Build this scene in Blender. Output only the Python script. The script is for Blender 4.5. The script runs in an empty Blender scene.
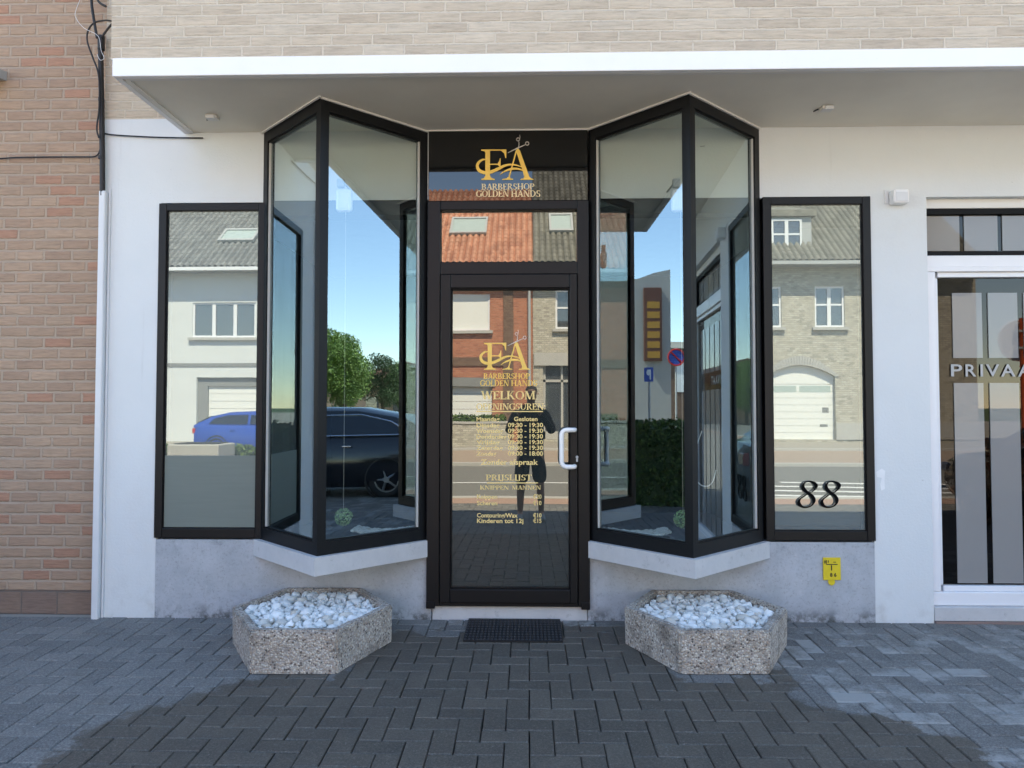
import bpy, bmesh, math, random
from math import sin, cos, pi, radians, sqrt, atan, atan2
from mathutils import Vector, Matrix
import numpy as np

S = bpy.context.scene
COL = S.collection
random.seed(7)

# ------------------------------------------------------------------ camera, sky, sun, exposure
FPX, VX, HY = 710.0, 529.0, 407.0           # focal length and vanishing point in pixels
CAM = Vector((0, -4.57, 1.37))
PSI, TH = atan((VX - 512) / FPX), atan((HY - 384) / FPX)
cd = bpy.data.cameras.new('camera'); cam = bpy.data.objects.new('camera', cd); COL.objects.link(cam)
cam.location = CAM; cam.rotation_euler = (pi / 2 + TH, 0, PSI)
cd.sensor_width = 36; cd.lens = FPX / 1024 * 36; cd.clip_start = 0.01; cd.clip_end = 2000
S.camera = cam

SUN_EL, SUN_AZ = radians(56), radians(12)    # sun stands behind the shop, a little to the right
w = bpy.data.worlds.new('World'); S.world = w; w.use_nodes = True
nt = w.node_tree; bg = nt.nodes['Background']
sky = nt.nodes.new('ShaderNodeTexSky'); sky.sky_type = 'NISHITA'; sky.sun_disc = False
sky.sun_elevation = SUN_EL; sky.sun_rotation = SUN_AZ; sky.air_density = 1.0; sky.dust_density = 0.0; sky.ozone_density = 2.0
nt.links.new(sky.outputs[0], bg.inputs[0]); bg.inputs[1].default_value = 0.15
sl = bpy.data.lights.new('sun', 'SUN'); so = bpy.data.objects.new('sun', sl); COL.objects.link(so)
sl.energy = 4.5; sl.angle = radians(0.53); sl.color = (1.0, 0.93, 0.81)
sd = Vector((sin(SUN_AZ) * cos(SUN_EL), cos(SUN_AZ) * cos(SUN_EL), sin(SUN_EL)))
so.rotation_euler = sd.to_track_quat('Z', 'Y').to_euler(); so.location = (0, 20, 30)
S.view_settings.view_transform = 'Standard'; S.view_settings.look = 'None'
S.view_settings.exposure = 2.2; S.view_settings.gamma = 1
S.view_settings.use_white_balance = True; S.view_settings.white_balance_temperature = 7300; S.view_settings.white_balance_tint = 10
S.cycles.use_denoising = True
S.cycles.max_bounces = 14; S.cycles.glossy_bounces = 8; S.cycles.diffuse_bounces = 4; S.cycles.transparent_max_bounces = 16
S.cycles.caustics_reflective = False; S.cycles.caustics_refractive = False
S.cycles.sample_clamp_indirect = 6

_fw = Vector((-sin(PSI) * cos(TH), cos(PSI) * cos(TH), sin(TH))); _rt = Vector((cos(PSI), sin(PSI), 0)); _up = _rt.cross(_fw)
def P(px, py, Y=0.0):
    d = _fw * FPX + _rt * (px - 512) - _up * (py - 384)
    return CAM + d * ((Y - CAM.y) / d.y)

# ------------------------------------------------------------------ materials
class N:
    def __init__(s, name, rough=0.8, metal=0.0, spec=0.5):
        s.m = bpy.data.materials.new(name); s.m.use_nodes = True
        s.t = s.m.node_tree; s.b = s.t.nodes['Principled BSDF']; s.out = s.t.nodes['Material Output']
        s.b.inputs['Roughness'].default_value = rough; s.b.inputs['Metallic'].default_value = metal
        s.b.inputs['Specular IOR Level'].default_value = spec
        s._pos = None
    def node(s, typ, **k):
        n = s.t.nodes.new(typ)
        for a, v in k.items(): setattr(n, a, v)
        return n
    def set(s, sock, v):
        if isinstance(v, (int, float, tuple, list)):
            if isinstance(v, (tuple, list)) and len(v) == 3 and sock.type == 'RGBA': v = (*v, 1)
            sock.default_value = v
        else: s.t.links.new(v, sock)
    def math(s, op, a, b=0.0, c=None, clamp=False):
        n = s.node('ShaderNodeMath', operation=op); n.use_clamp = clamp
        s.set(n.inputs[0], a); s.set(n.inputs[1], b)
        if c is not None: s.set(n.inputs[2], c)
        return n.outputs[0]
    def pos(s):
        if s._pos is None: s._pos = s.node('ShaderNodeNewGeometry')
        return s._pos.outputs['Position']
    def xyz(s, v=None):
        n = s.node('ShaderNodeSeparateXYZ'); s.set(n.inputs[0], v or s.pos()); return n.outputs
    def comb(s, x, y, z=0.0):
        n = s.node('ShaderNodeCombineXYZ'); s.set(n.inputs[0], x); s.set(n.inputs[1], y); s.set(n.inputs[2], z); return n.outputs[0]
    def noise(s, scale, detail=4, rough=0.55, vec=None, out=0):
        n = s.node('ShaderNodeTexNoise'); n.inputs['Scale'].default_value = scale
        n.inputs['Detail'].default_value = detail; n.inputs['Roughness'].default_value = rough
        s.set(n.inputs['Vector'], vec or s.pos()); return n.outputs[out]
    def voro(s, scale, vec=None, out='Color', feature='F1'):
        n = s.node('ShaderNodeTexVoronoi', feature=feature); n.inputs['Scale'].default_value = scale
        s.set(n.inputs['Vector'], vec or s.pos()); return n.outputs[out]
    def ramp(s, f, stops, interp='LINEAR'):
        n = s.node('ShaderNodeValToRGB'); r = n.color_ramp; r.interpolation = interp
        while len(r.elements) < len(stops): r.elements.new(0.5)
        for e, (p, c) in zip(r.elements, stops):
            e.position = p; e.color = (*c, 1) if isinstance(c, tuple) else (c, c, c, 1)
        s.set(n.inputs[0], f); return n.outputs[0]
    def mix(s, f, a, b, mode='MIX'):
        n = s.node('ShaderNodeMix', data_type='RGBA', blend_type=mode)
        s.set(n.inputs[0], f); s.set(n.inputs[6], a); s.set(n.inputs[7], b); return n.outputs[2]
    def smooth(s, v, a, b):
        n = s.node('ShaderNodeMapRange', interpolation_type='SMOOTHSTEP')
        s.set(n.inputs[0], v); n.inputs[1].default_value = a; n.inputs[2].default_value = b; return n.outputs[0]
    def bump(s, h, strength=0.3, dist=0.01):
        n = s.node('ShaderNodeBump'); n.inputs['Strength'].default_value = strength; n.inputs['Distance'].default_value = dist
        s.set(n.inputs['Height'], h); s.set(s.b.inputs['Normal'], n.outputs[0]); return n
    def color(s, c): s.set(s.b.inputs['Base Color'], c); return s
    def rough(s, c): s.set(s.b.inputs['Roughness'], c); return s

def simple(name, col, rough=0.6, metal=0.0, var=0.12, scale=8, bumps=0.0, bscale=150, spec=0.5):
    n = N(name, rough, metal, spec)
    f = n.noise(scale)
    n.color(n.mix(f, tuple(c * (1 - var) for c in col), tuple(min(1, c * (1 + var)) for c in col)))
    if bumps: n.bump(n.noise(bscale, 2), bumps, 0.003)
    return n.m

def brick(name, palette, mortar, bw=0.2, bh=0.065, joint=0.01, rand=0.0, bumpd=0.004, dirt=0.15, joint_v=None):
    """running bond in world x (or y on side faces) and z; every brick draws its own tone"""
    n = N(name, 0.9)
    x, y, z = n.xyz()[:3]
    g = n._pos; nx = n.xyz(g.outputs['Normal'])
    side = n.math('GREATER_THAN', n.math('ABSOLUTE', nx[0]), 0.7)
    u = n.math('ADD', n.math('MULTIPLY', x, n.math('SUBTRACT', 1, side)), n.math('MULTIPLY', y, side))
    wob = n.noise(3.0, 2)
    z = n.math('ADD', z, n.math('MULTIPLY', n.math('SUBTRACT', wob, 0.5), 0.006))
    row = n.math('FLOOR', n.math('DIVIDE', z, bh))
    wn = n.node('ShaderNodeTexWhiteNoise', noise_dimensions='1D'); n.set(wn.inputs['W'], row)
    off = n.math('ADD', n.math('MULTIPLY', n.math('MODULO', n.math('ABSOLUTE', row), 2), 0.5), n.math('MULTIPLY', wn.outputs[0], rand))
    uu = n.math('ADD', n.math('DIVIDE', u, bw), off)
    colm = n.math('FLOOR', uu)
    fu = n.math('FRACT', uu); fv = n.math('FRACT', n.math('DIVIDE', z, bh))
    du = n.math('MULTIPLY', n.math('MINIMUM', fu, n.math('SUBTRACT', 1, fu)), bw)
    dv = n.math('MULTIPLY', n.math('MINIMUM', fv, n.math('SUBTRACT', 1, fv)), bh)
    d = n.math('ADD', n.math('MINIMUM', du, dv), n.math('MULTIPLY', n.math('SUBTRACT', n.noise(45, 3), 0.5), 0.012))
    solid = n.smooth(d, joint * 0.35, joint * 0.75)
    w2 = n.node('ShaderNodeTexWhiteNoise', noise_dimensions='2D'); n.set(w2.inputs['Vector'], n.comb(colm, row))
    k = len(palette); stops = []
    acc = 0; tot = sum(p[1] for p in palette)
    for c, wt in palette: stops.append((acc / tot, c)); acc += wt
    bc = n.ramp(w2.outputs[0], stops, 'CONSTANT')
    bc = n.mix(n.math('MULTIPLY', n.noise(25, 5, 0.7), 0.5), bc, n.mix(0.5, bc, tuple(c * 0.75 for c in palette[0][0])))
    stv = n.noise(1, 4, 0.7, n.comb(n.math('MULTIPLY', u, 9), y, n.math('MULTIPLY', z, 75)))
    bc = n.mix(1.0, bc, n.ramp(stv, [(0.25, 0.72), (0.5, 1.0), (0.75, 1.18)]), 'MULTIPLY')
    w3 = n.node('ShaderNodeTexWhiteNoise', noise_dimensions='2D'); n.set(w3.inputs['Vector'], n.comb(row, colm))
    bc = n.mix(1.0, bc, n.ramp(w3.outputs[0], [(0, 0.93), (1, 1.05)]), 'MULTIPLY')
    c = n.mix(solid, mortar, bc)
    c = n.mix(n.math('MULTIPLY', n.noise(1.3, 5), dirt), c, tuple(m * 0.45 for m in mortar))
    n.color(c)
    h = n.math('ADD', solid, n.math('MULTIPLY', stv, 0.8))
    n.bump(h, 0.8, bumpd)
    return n.m

def glass(name, refl=0.4, tint=(0.75, 0.8, 0.78), trans=(0.6, 0.62, 0.62), wave=0.0, haze=0.0, ior=1.5, wscale=1.2, hcol=(0.5, 0.55, 0.53)):
    n = N(name); n.t.nodes.remove(n.b)
    gl = n.node('ShaderNodeBsdfGlossy'); gl.inputs['Roughness'].default_value = 0.0; gl.inputs['Color'].default_value = (*tint, 1)
    tr = n.node('ShaderNodeBsdfTransparent'); tr.inputs['Color'].default_value = (*trans, 1)
    fr = n.node('ShaderNodeFresnel'); fr.inputs['IOR'].default_value = ior
    geo = n.node('ShaderNodeNewGeometry')
    f = n.math('ADD', n.math('MULTIPLY', fr.outputs[0], 1 - refl), refl, clamp=True)
    f = n.math('MULTIPLY', f, n.math('SUBTRACT', 1, geo.outputs['Backfacing']))
    base = tr.outputs[0]
    if haze:
        df = n.node('ShaderNodeBsdfDiffuse'); df.inputs['Color'].default_value = (*hcol, 1)
        mh = n.node('ShaderNodeMixShader'); mh.inputs[0].default_value = haze
        n.t.links.new(tr.outputs[0], mh.inputs[1]); n.t.links.new(df.outputs[0], mh.inputs[2]); base = mh.outputs[0]
    mx = n.node('ShaderNodeMixShader'); n.set(mx.inputs[0], f)
    n.t.links.new(base, mx.inputs[1]); n.t.links.new(gl.outputs[0], mx.inputs[2]); n.t.links.new(mx.outputs[0], n.out.inputs[0])
    if wave:
        b = n.node('ShaderNodeBump'); b.inputs['Strength'].default_value = 1; b.inputs['Distance'].default_value = wave
        n.set(b.inputs['Height'], n.noise(wscale, 1)); n.t.links.new(b.outputs[0], gl.inputs['Normal'])
    return n.m

M = {}
# white plaster with faint roller texture, stains and scuffs
n = N('plaster', 0.9)
x, y, z = n.xyz()[:3]
c = n.mix(n.noise(2.2, 6, 0.6), (0.64, 0.68, 0.69), (0.74, 0.77, 0.78))
low = n.math('SUBTRACT', 1, n.smooth(z, 0.0, 0.35))
c = n.mix(n.math('MULTIPLY', low, n.math('MULTIPLY', n.smooth(n.noise(6, 6, 0.7), 0.45, 0.8), 0.55)), c, (0.33, 0.31, 0.28))
streak = n.smooth(n.noise(1, 4, 0.6, n.comb(n.math('MULTIPLY', x, 14), y, n.math('MULTIPLY', z, 0.8))), 0.62, 0.85)
c = n.mix(n.math('MULTIPLY', streak, 0.30), c, (0.42, 0.41, 0.39))
c = n.mix(n.math('MULTIPLY', n.smooth(n.noise(38, 3, 0.6), 0.73, 0.76), 0.6), c, (0.25, 0.24, 0.22))
c = n.mix(n.math('MULTIPLY', n.smooth(n.noise(1.1, 6, 0.7), 0.52, 0.7), 0.16), c, (0.48, 0.47, 0.44))
n.color(c); n.bump(n.noise(60, 5, 0.65), 0.45, 0.004); M['plaster'] = n.m

M['soffit'] = simple('soffit_paint', (0.77, 0.74, 0.655), 0.85, var=0.12, scale=2.2, bumps=0.25, bscale=60)
M['soffit_trim'] = simple('soffit_trim', (0.75, 0.74, 0.70), 0.8, var=0.04)
n = N('fascia_paint', 0.55)
c = n.mix(n.noise(3, 5), (0.80, 0.81, 0.83), (0.88, 0.88, 0.88))
c = n.mix(n.math('MULTIPLY', n.smooth(n.noise(60, 5, 0.8), 0.62, 0.75), 0.25), c, (0.4, 0.38, 0.34))
n.color(c); M['fascia'] = n.m

M['beige_brick'] = brick('beige_brick', [((0.56, 0.475, 0.365), 5), ((0.535, 0.45, 0.345), 3), ((0.59, 0.51, 0.40), 4), ((0.51, 0.425, 0.325), 1)], (0.64, 0.56, 0.445), 0.222, 0.0585, 0.009, rand=0.55, bumpd=0.005, dirt=0.12)
M['tan_brick'] = brick('tan_brick', [((0.43, 0.295, 0.205), 5), ((0.455, 0.32, 0.225), 5), ((0.40, 0.27, 0.19), 3), ((0.44, 0.235, 0.155), 1.7)], (0.45, 0.345, 0.26), 0.19, 0.0735, 0.015, rand=0.25, bumpd=0.008, dirt=0.3)
M['plinth_brick'] = brick('plinth_brick', [((0.27, 0.185, 0.14), 3), ((0.24, 0.165, 0.13), 2)], (0.17, 0.14, 0.12), 0.24, 0.15, 0.008, bumpd=0.004)
# bluestone plinth: mottled, speckled, rising damp at the foot
n = N('stone_plinth', 0.75)
x, y, z = n.xyz()[:3]
c = n.mix(n.noise(5, 8, 0.7), (0.27, 0.295, 0.32), (0.57, 0.60, 0.64))
c = n.mix(n.math('MULTIPLY', n.smooth(n.noise(70, 5, 0.8), 0.52, 0.66), 0.45), c, (0.19, 0.19, 0.20))
c = n.mix(n.math('MULTIPLY', n.smooth(n.noise(30, 5, 0.8), 0.58, 0.72), 0.5), c, (0.58, 0.58, 0.60))
damp = n.math('MULTIPLY', n.math('SUBTRACT', 1, n.smooth(z, 0.0, 0.13)), n.smooth(n.noise(7, 6, 0.75), 0.42, 0.62))
c = n.mix(n.math('MULTIPLY', damp, 1.0), c, (0.06, 0.065, 0.06))
seep = n.math('MULTIPLY', n.smooth(z, 0.40, 0.52), n.smooth(n.noise(9, 5, 0.7), 0.5, 0.7))
c = n.mix(n.math('MULTIPLY', seep, 0.6), c, (0.12, 0.12, 0.13))
n.color(c); n.bump(n.noise(60, 6, 0.7), 0.35, 0.004); M['plinth'] = n.m
n = N('concrete_ledge', 0.8)
c = n.mix(n.noise(6, 7, 0.7), (0.42, 0.43, 0.44), (0.66, 0.66, 0.66))
c = n.mix(n.math('MULTIPLY', n.smooth(n.noise(13, 6, 0.8), 0.55, 0.7), 0.5), c, (0.25, 0.25, 0.24))
n.color(c); n.bump(n.noise(50, 6, 0.7), 0.4, 0.004); M['ledge'] = n.m
M['frame'] = simple('anthracite_frame', (0.0055, 0.0058, 0.007), 0.42, var=0.15, scale=3, spec=0.28)
M['frame_matt'] = simple('anthracite_inner', (0.003, 0.003, 0.004), 0.6, spec=0.2)
M['gasket'] = simple('pale_gasket', (0.6, 0.6, 0.58), 0.6)
M['pvc'] = simple('white_pvc', (0.80, 0.81, 0.83), 0.35, var=0.03)
n = N('sign_panel', 0.01, spec=0.9); n.color((0.003, 0.003, 0.003)); M['sign_panel'] = n.m
M['gold'] = simple('gold_vinyl', (0.95, 0.60, 0.13), 0.45, var=0.12, scale=20)
M['cream'] = simple('cream_vinyl', (0.85, 0.68, 0.40), 0.5)
M['cream_gold'] = simple('pale_gold_vinyl', (0.95, 0.68, 0.27), 0.5)
M['number'] = simple('matt_black_number', (0.003, 0.003, 0.003), 0.8, spec=0.1)
M['silver'] = simple('silver_vinyl', (0.55, 0.52, 0.48), 0.4)
M['black'] = simple('black_plastic', (0.010, 0.010, 0.011), 0.4)
M['white'] = simple('white_enamel', (0.85, 0.86, 0.87), 0.25, var=0.03)
M['mirror'] = glass('reflective_window_glass', 0.18, (0.84, 0.91, 0.89), (0.55, 0.58, 0.56), wave=0.00012, haze=0.22, wscale=1.6)
M['doorglass'] = glass('door_glass', 0.165, (0.88, 0.88, 0.82), (0.35, 0.36, 0.36), haze=0.085, hcol=(.26, .32, .31), wave=0.0003, wscale=1.8)
M['bayglass'] = glass('bay_glass', 0.25, (0.74, 0.92, 1.0), (0.95, 0.97, 0.94), wave=0.0001, ior=1.55)
M['film'] = None
n = N('frosted_film', 0.45, spec=0.3)
x, y, z = n.xyz()[:3]
n.color(n.mix(n.noise(1, 3, 0.5, n.comb(n.math('MULTIPLY', x, 3), y, n.math('MULTIPLY', z, 60))), (0.155, 0.185, 0.165), (0.19, 0.22, 0.20)))
M['film'] = n.m
M['frost'] = glass('frosted_strip', 0.03, (.9, .9, .9), (.8, .78, .75), haze=0.72, ior=1.25, hcol=(0.36, 0.355, 0.345))
M['pale_vinyl'] = simple('pale_vinyl', (0.44, 0.44, 0.43), 0.5)
M['brownglass'] = glass('brown_glass', 0.035, (0.85, 0.8, 0.75), (0.45, 0.36, 0.30), wave=0.0002, ior=1.3)
M['cable'] = simple('cable_rubber', (0.012, 0.011, 0.011), 0.5)
M['grey_pipe'] = simple('pale_pipe', (0.68, 0.70, 0.72), 0.4, var=0.05)

# planter: exposed aggregate
n = N('exposed_aggregate', 0.8)
vc = n.voro(95); vs = n.xyz(vc)
c = n.ramp(vs[0], [(0, (0.15, 0.12, 0.10)), (0.09, (0.42, 0.36, 0.30)), (0.3, (0.56, 0.50, 0.42)), (0.55, (0.40, 0.32, 0.25)), (0.7, (0.64, 0.60, 0.53)), (0.88, (0.48, 0.39, 0.31)), (0.96, (0.09, 0.08, 0.07))], 'CONSTANT')
e = n.voro(95, out='Distance')
c = n.mix(n.smooth(e, 0.35, 0.75), c, (0.36, 0.33, 0.30))
c = n.mix(n.math('MULTIPLY', n.smooth(n.noise(6, 7, 0.75), 0.47, 0.66), 0.62), c, (0.12, 0.10, 0.08))
n.color(c); n.bump(n.math('SUBTRACT', 1, e), 0.9, 0.006); M['aggregate'] = n.m
n = N('white_marble_pebble', 0.55)
c = n.ramp(n._pos.outputs['Random Per Island'] if n.pos() and n._pos else 0, [(0, (0.74, 0.76, 0.74)), (0.6, (0.88, 0.89, 0.86)), (0.88, (0.62, 0.62, 0.58)), (0.97, (0.55, 0.48, 0.38))])
c = n.mix(n.math('MULTIPLY', n.noise(60, 4), 0.35), c, (0.55, 0.58, 0.58))
n.color(c); n.bump(n.noise(120, 3), 0.3, 0.002); M['pebble'] = n.m
n = N('mat_rubber', 0.7); x, y, z = n.xyz()[:3]
n.color((0.005, 0.005, 0.006)); M['mat'] = n.m

# pavers: concrete block paving, centre still wet, ragged drying edge
n = N('concrete_paver', 0.85)
P_ = n.pos(); x, y, z = n.xyz()[:3]
rnd = n._pos.outputs['Random Per Island']
c = n.mix(rnd, (0.165, 0.163, 0.15), (0.275, 0.268, 0.243))
c = n.mix(n.math('MULTIPLY', n.smooth(n.noise(4, 5, 0.6), 0.4, 0.7), 0.35), c, (0.10, 0.10, 0.098))
agg = n.smooth(n.noise(95, 4, 0.95), 0.40, 0.66)
c = n.mix(0.5, c, n.mix(agg, (0.04, 0.04, 0.04), (0.31, 0.305, 0.29)))
ns = n.math('MULTIPLY', n.math('SUBTRACT', n.math('ADD', n.noise(6.5, 8, 0.72), n.math('ADD', n.math('MULTIPLY', n.noise(24, 4, 0.7), 0.18), n.math('MULTIPLY', rnd, 0.10))), 0.64), 0.62)
ns2 = n.math('MULTIPLY', n.math('SUBTRACT', n.math('ADD', n.noise(2.2, 2, 0.5), n.math('MULTIPLY', rnd, 0.35)), 0.65), 0.55)
L = n.math('MULTIPLY', y, -1)
# left edge: x > -0.70 - 1.0*(L-0.9); right edge: x < 1.25 + 0.55*(L-.8); upper edge L > 0.5
xl_ = n.math('ADD', -1.50, n.math('MULTIPLY', n.smooth(L, 0.93, 1.55), -0.42))
fl = n.math('ADD', n.math('SUBTRACT', x, xl_), n.math('MULTIPLY', ns, 0.7))
xr_ = n.math('ADD', 1.32, n.math('MULTIPLY', n.smooth(L, 1.1, 1.5), 0.45))
fr = n.math('ADD', n.math('SUBTRACT', xr_, x), n.math('MULTIPLY', n.math('ADD', ns, ns2), 0.8))
up = n.math('ADD', 0.20, n.math('MULTIPLY', n.smooth(n.math('ABSOLUTE', n.math('ADD', x, 0.1)), 0.60, 0.95), 0.68))
ft = n.math('ADD', n.math('SUBTRACT', L, up), n.math('MULTIPLY', n.math('ADD', ns, ns2), 1.05))
fb = n.math('ADD', n.math('SUBTRACT', 3.7, L), ns)
f = n.math('MINIMUM', n.math('MINIMUM', n.math('MINIMUM', fl, fr), ft), fb)
wet = n.smooth(f, -0.02, 0.03)
cw = n.mix(1.0, c, (0.53, 0.475, 0.41), 'MULTIPLY')
sp = n.smooth(n.noise(80, 4, 0.95), 0.575, 0.66)
cw = n.mix(n.math('MULTIPLY', sp, 0.8), cw, (0.25, 0.24, 0.215))
c = n.mix(wet, c, cw)
wht = n.math('MULTIPLY', n.math('MULTIPLY', n.smooth(n.math('ADD', n.noise(3.5, 6, 0.75), n.math('MULTIPLY', rnd, 0.25)), 0.62, 0.80), n.smooth(n.math('ADD', x, 0.9), 0.0, 0.5)), n.math('MULTIPLY', n.math('SUBTRACT', 1, wet), n.math('SUBTRACT', 1, n.smooth(L, 2.2, 3.0))))
c = n.mix(n.math('MULTIPLY', wht, 0.8), c, (0.34, 0.345, 0.33))
jd = n.smooth(n.noise(2.6, 6, 0.7), 0.56, 0.66)
c = n.mix(n.math('MULTIPLY', jd, 0.28), c, (0.075, 0.068, 0.055))
gum = n.math('SUBTRACT', 1, n.smooth(n.voro(5.5, out='Distance'), 0.035, 0.05))
c = n.mix(n.math('MULTIPLY', gum, 0.5), c, (0.05, 0.05, 0.048))
fleck = n.math('SUBTRACT', 1, n.smooth(n.voro(9.0, out='Distance'), 0.022, 0.03))
c = n.mix(n.math('MULTIPLY', fleck, n.smooth(n.noise(3.1, 2), 0.5, 0.6)), c, (0.5, 0.5, 0.47))
n.color(c); n.rough(n.mix(wet, (0.85,) * 3, (0.62,) * 3)); n.bump(n.noise(220, 3, 0.8), 0.45, 0.002); M['paver'] = n.m
M['joint'] = simple('joint_sand', (0.030, 0.030, 0.030), 0.95, var=0.3, scale=30)

def ground_mat(name, a, b, scale=3, fine=200, bs=0.3):
    n = N(name, 0.9)
    c = n.mix(n.noise(scale, 6, 0.65), a, b)
    c = n.mix(0.35, c, n.mix(n.noise(fine, 2, 0.8), tuple(v * .5 for v in a), tuple(min(1, v * 1.5) for v in b)))
    n.color(c); n.bump(n.noise(fine, 2), bs, 0.003); return n.m
M['asphalt'] = ground_mat('asphalt', (0.15, 0.145, 0.13), (0.20, 0.195, 0.175), 1.2)
M['cycle'] = ground_mat('red_cycle_path', (0.34, 0.22, 0.165), (0.42, 0.285, 0.22), 2)
M['pave_far'] = ground_mat('far_pavement', (0.27, 0.25, 0.21), (0.35, 0.32, 0.27), 2)
M['parking'] = ground_mat('parking_bricks', (0.30, 0.235, 0.18), (0.38, 0.30, 0.235), 2)
M['kerb'] = ground_mat('kerb_concrete', (0.38, 0.37, 0.34), (0.47, 0.46, 0.43), 2)
M['gutterline'] = ground_mat('gutter_dark', (0.10, 0.10, 0.095), (0.13, 0.13, 0.12), 2)
M['roadpaint'] = ground_mat('road_paint', (0.68, 0.68, 0.65), (0.8, 0.8, 0.78), 6)
M['grass'] = ground_mat('ground_grass', (0.05, 0.08, 0.025), (0.08, 0.12, 0.04), 1)

M['orange_brick'] = brick('orange_brick', [((0.46, 0.17, 0.095), 4), ((0.52, 0.205, 0.12), 4), ((0.38, 0.13, 0.08), 2)], (0.42, 0.27, 0.19), 0.2, 0.07, 0.011, dirt=0.1)
M['brown_brick'] = brick('brown_brick', [((0.16, 0.09, 0.06), 4), ((0.20, 0.12, 0.08), 4)], (0.22, 0.17, 0.13), 0.2, 0.07, 0.011, dirt=0.1)
M['yellow_brick'] = brick('yellow_brick', [((0.49, 0.455, 0.37), 4), ((0.54, 0.50, 0.41), 4), ((0.37, 0.34, 0.28), 1.7), ((0.60, 0.57, 0.48), 2)], (0.36, 0.34, 0.29), 0.2, 0.082, 0.020, dirt=0.04)
M['render_white'] = simple('white_render', (0.66, 0.685, 0.68), 0.9, var=0.06, scale=1.5)
M['grey_render'] = simple('grey_render', (0.32, 0.32, 0.31), 0.9, var=0.1, scale=1.5)
M['grey_trim'] = simple('grey_trim', (0.24, 0.245, 0.24), 0.8)
M['stone_trim'] = simple('stone_trim', (0.45, 0.44, 0.41), 0.8, var=0.1)
def tile_mat(name, a, b, dark):
    n = N(name, 0.7)
    n.pos(); x, y, z = n.xyz()[:3]
    wn = n.node('ShaderNodeTexWhiteNoise', noise_dimensions='2D')
    n.set(wn.inputs['Vector'], n.comb(n.math('FLOOR', n.math('DIVIDE', x, 0.24)), n.math('FLOOR', n.math('DIVIDE', z, 0.245))))
    c = n.mix(wn.outputs[0], a, b)
    c = n.mix(n.math('MULTIPLY', n.smooth(n.noise(2, 6, 0.7), 0.5, 0.75), 0.5), c, dark)
    n.color(c); return n.m
M['tile_orange'] = tile_mat('orange_pantile', (0.42, 0.19, 0.12), (0.60, 0.31, 0.20), (0.22, 0.13, 0.09))
M['tile_grey'] = tile_mat('grey_pantile', (0.16, 0.155, 0.13), (0.25, 0.24, 0.20), (0.09, 0.09, 0.07))
M['tile_slate'] = tile_mat('slate_pantile', (0.15, 0.155, 0.155), (0.23, 0.235, 0.23), (0.09, 0.09, 0.085))
M['zinc'] = simple('zinc', (0.42, 0.43, 0.43), 0.5, var=0.1)
M['window_dark'] = glass('house_window_glass', 0.14, (0.8, 0.85, 0.9), (0.4, 0.42, 0.45), haze=0.4, hcol=(0.16, 0.18, 0.2))
M['skylight'] = simple('skylight_glass', (0.42, 0.50, 0.48), 0.15)
M['shutter'] = simple('white_shutter', (0.78, 0.79, 0.76), 0.6, var=0.05)
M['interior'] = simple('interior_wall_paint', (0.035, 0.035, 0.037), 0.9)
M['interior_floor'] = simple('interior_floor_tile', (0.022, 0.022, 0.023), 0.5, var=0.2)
M['blind'] = simple('window_blind', (0.42, 0.45, 0.43), 0.8, var=0.04)
M['pelmet'] = simple('pelmet_board', (0.88, 0.84, 0.72), 0.8, var=0.04)
M['leaf'] = None
def leafmat(name, a, b):
    n = N(name, 0.6); n.pos()
    c = n.mix(n._pos.outputs['Random Per Island'], a, b)
    n.color(c); n.b.inputs['Subsurface Weight'].default_value = 0
    return n.m
M['leaf'] = leafmat('tree_leaf', (0.07, 0.14, 0.025), (0.20, 0.31, 0.06))
M['leaf2'] = leafmat('dark_leaf', (0.02, 0.05, 0.012), (0.06, 0.11, 0.03))
M['hedge'] = leafmat('hedge_leaf', (0.03, 0.07, 0.012), (0.12, 0.19, 0.035))
M['box'] = leafmat('topiary_leaf', (0.14, 0.32, 0.08), (0.42, 0.60, 0.26))
M['bark'] = simple('bark', (0.10, 0.075, 0.05), 0.95, var=0.3, scale=20, bumps=0.6, bscale=40)

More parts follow.
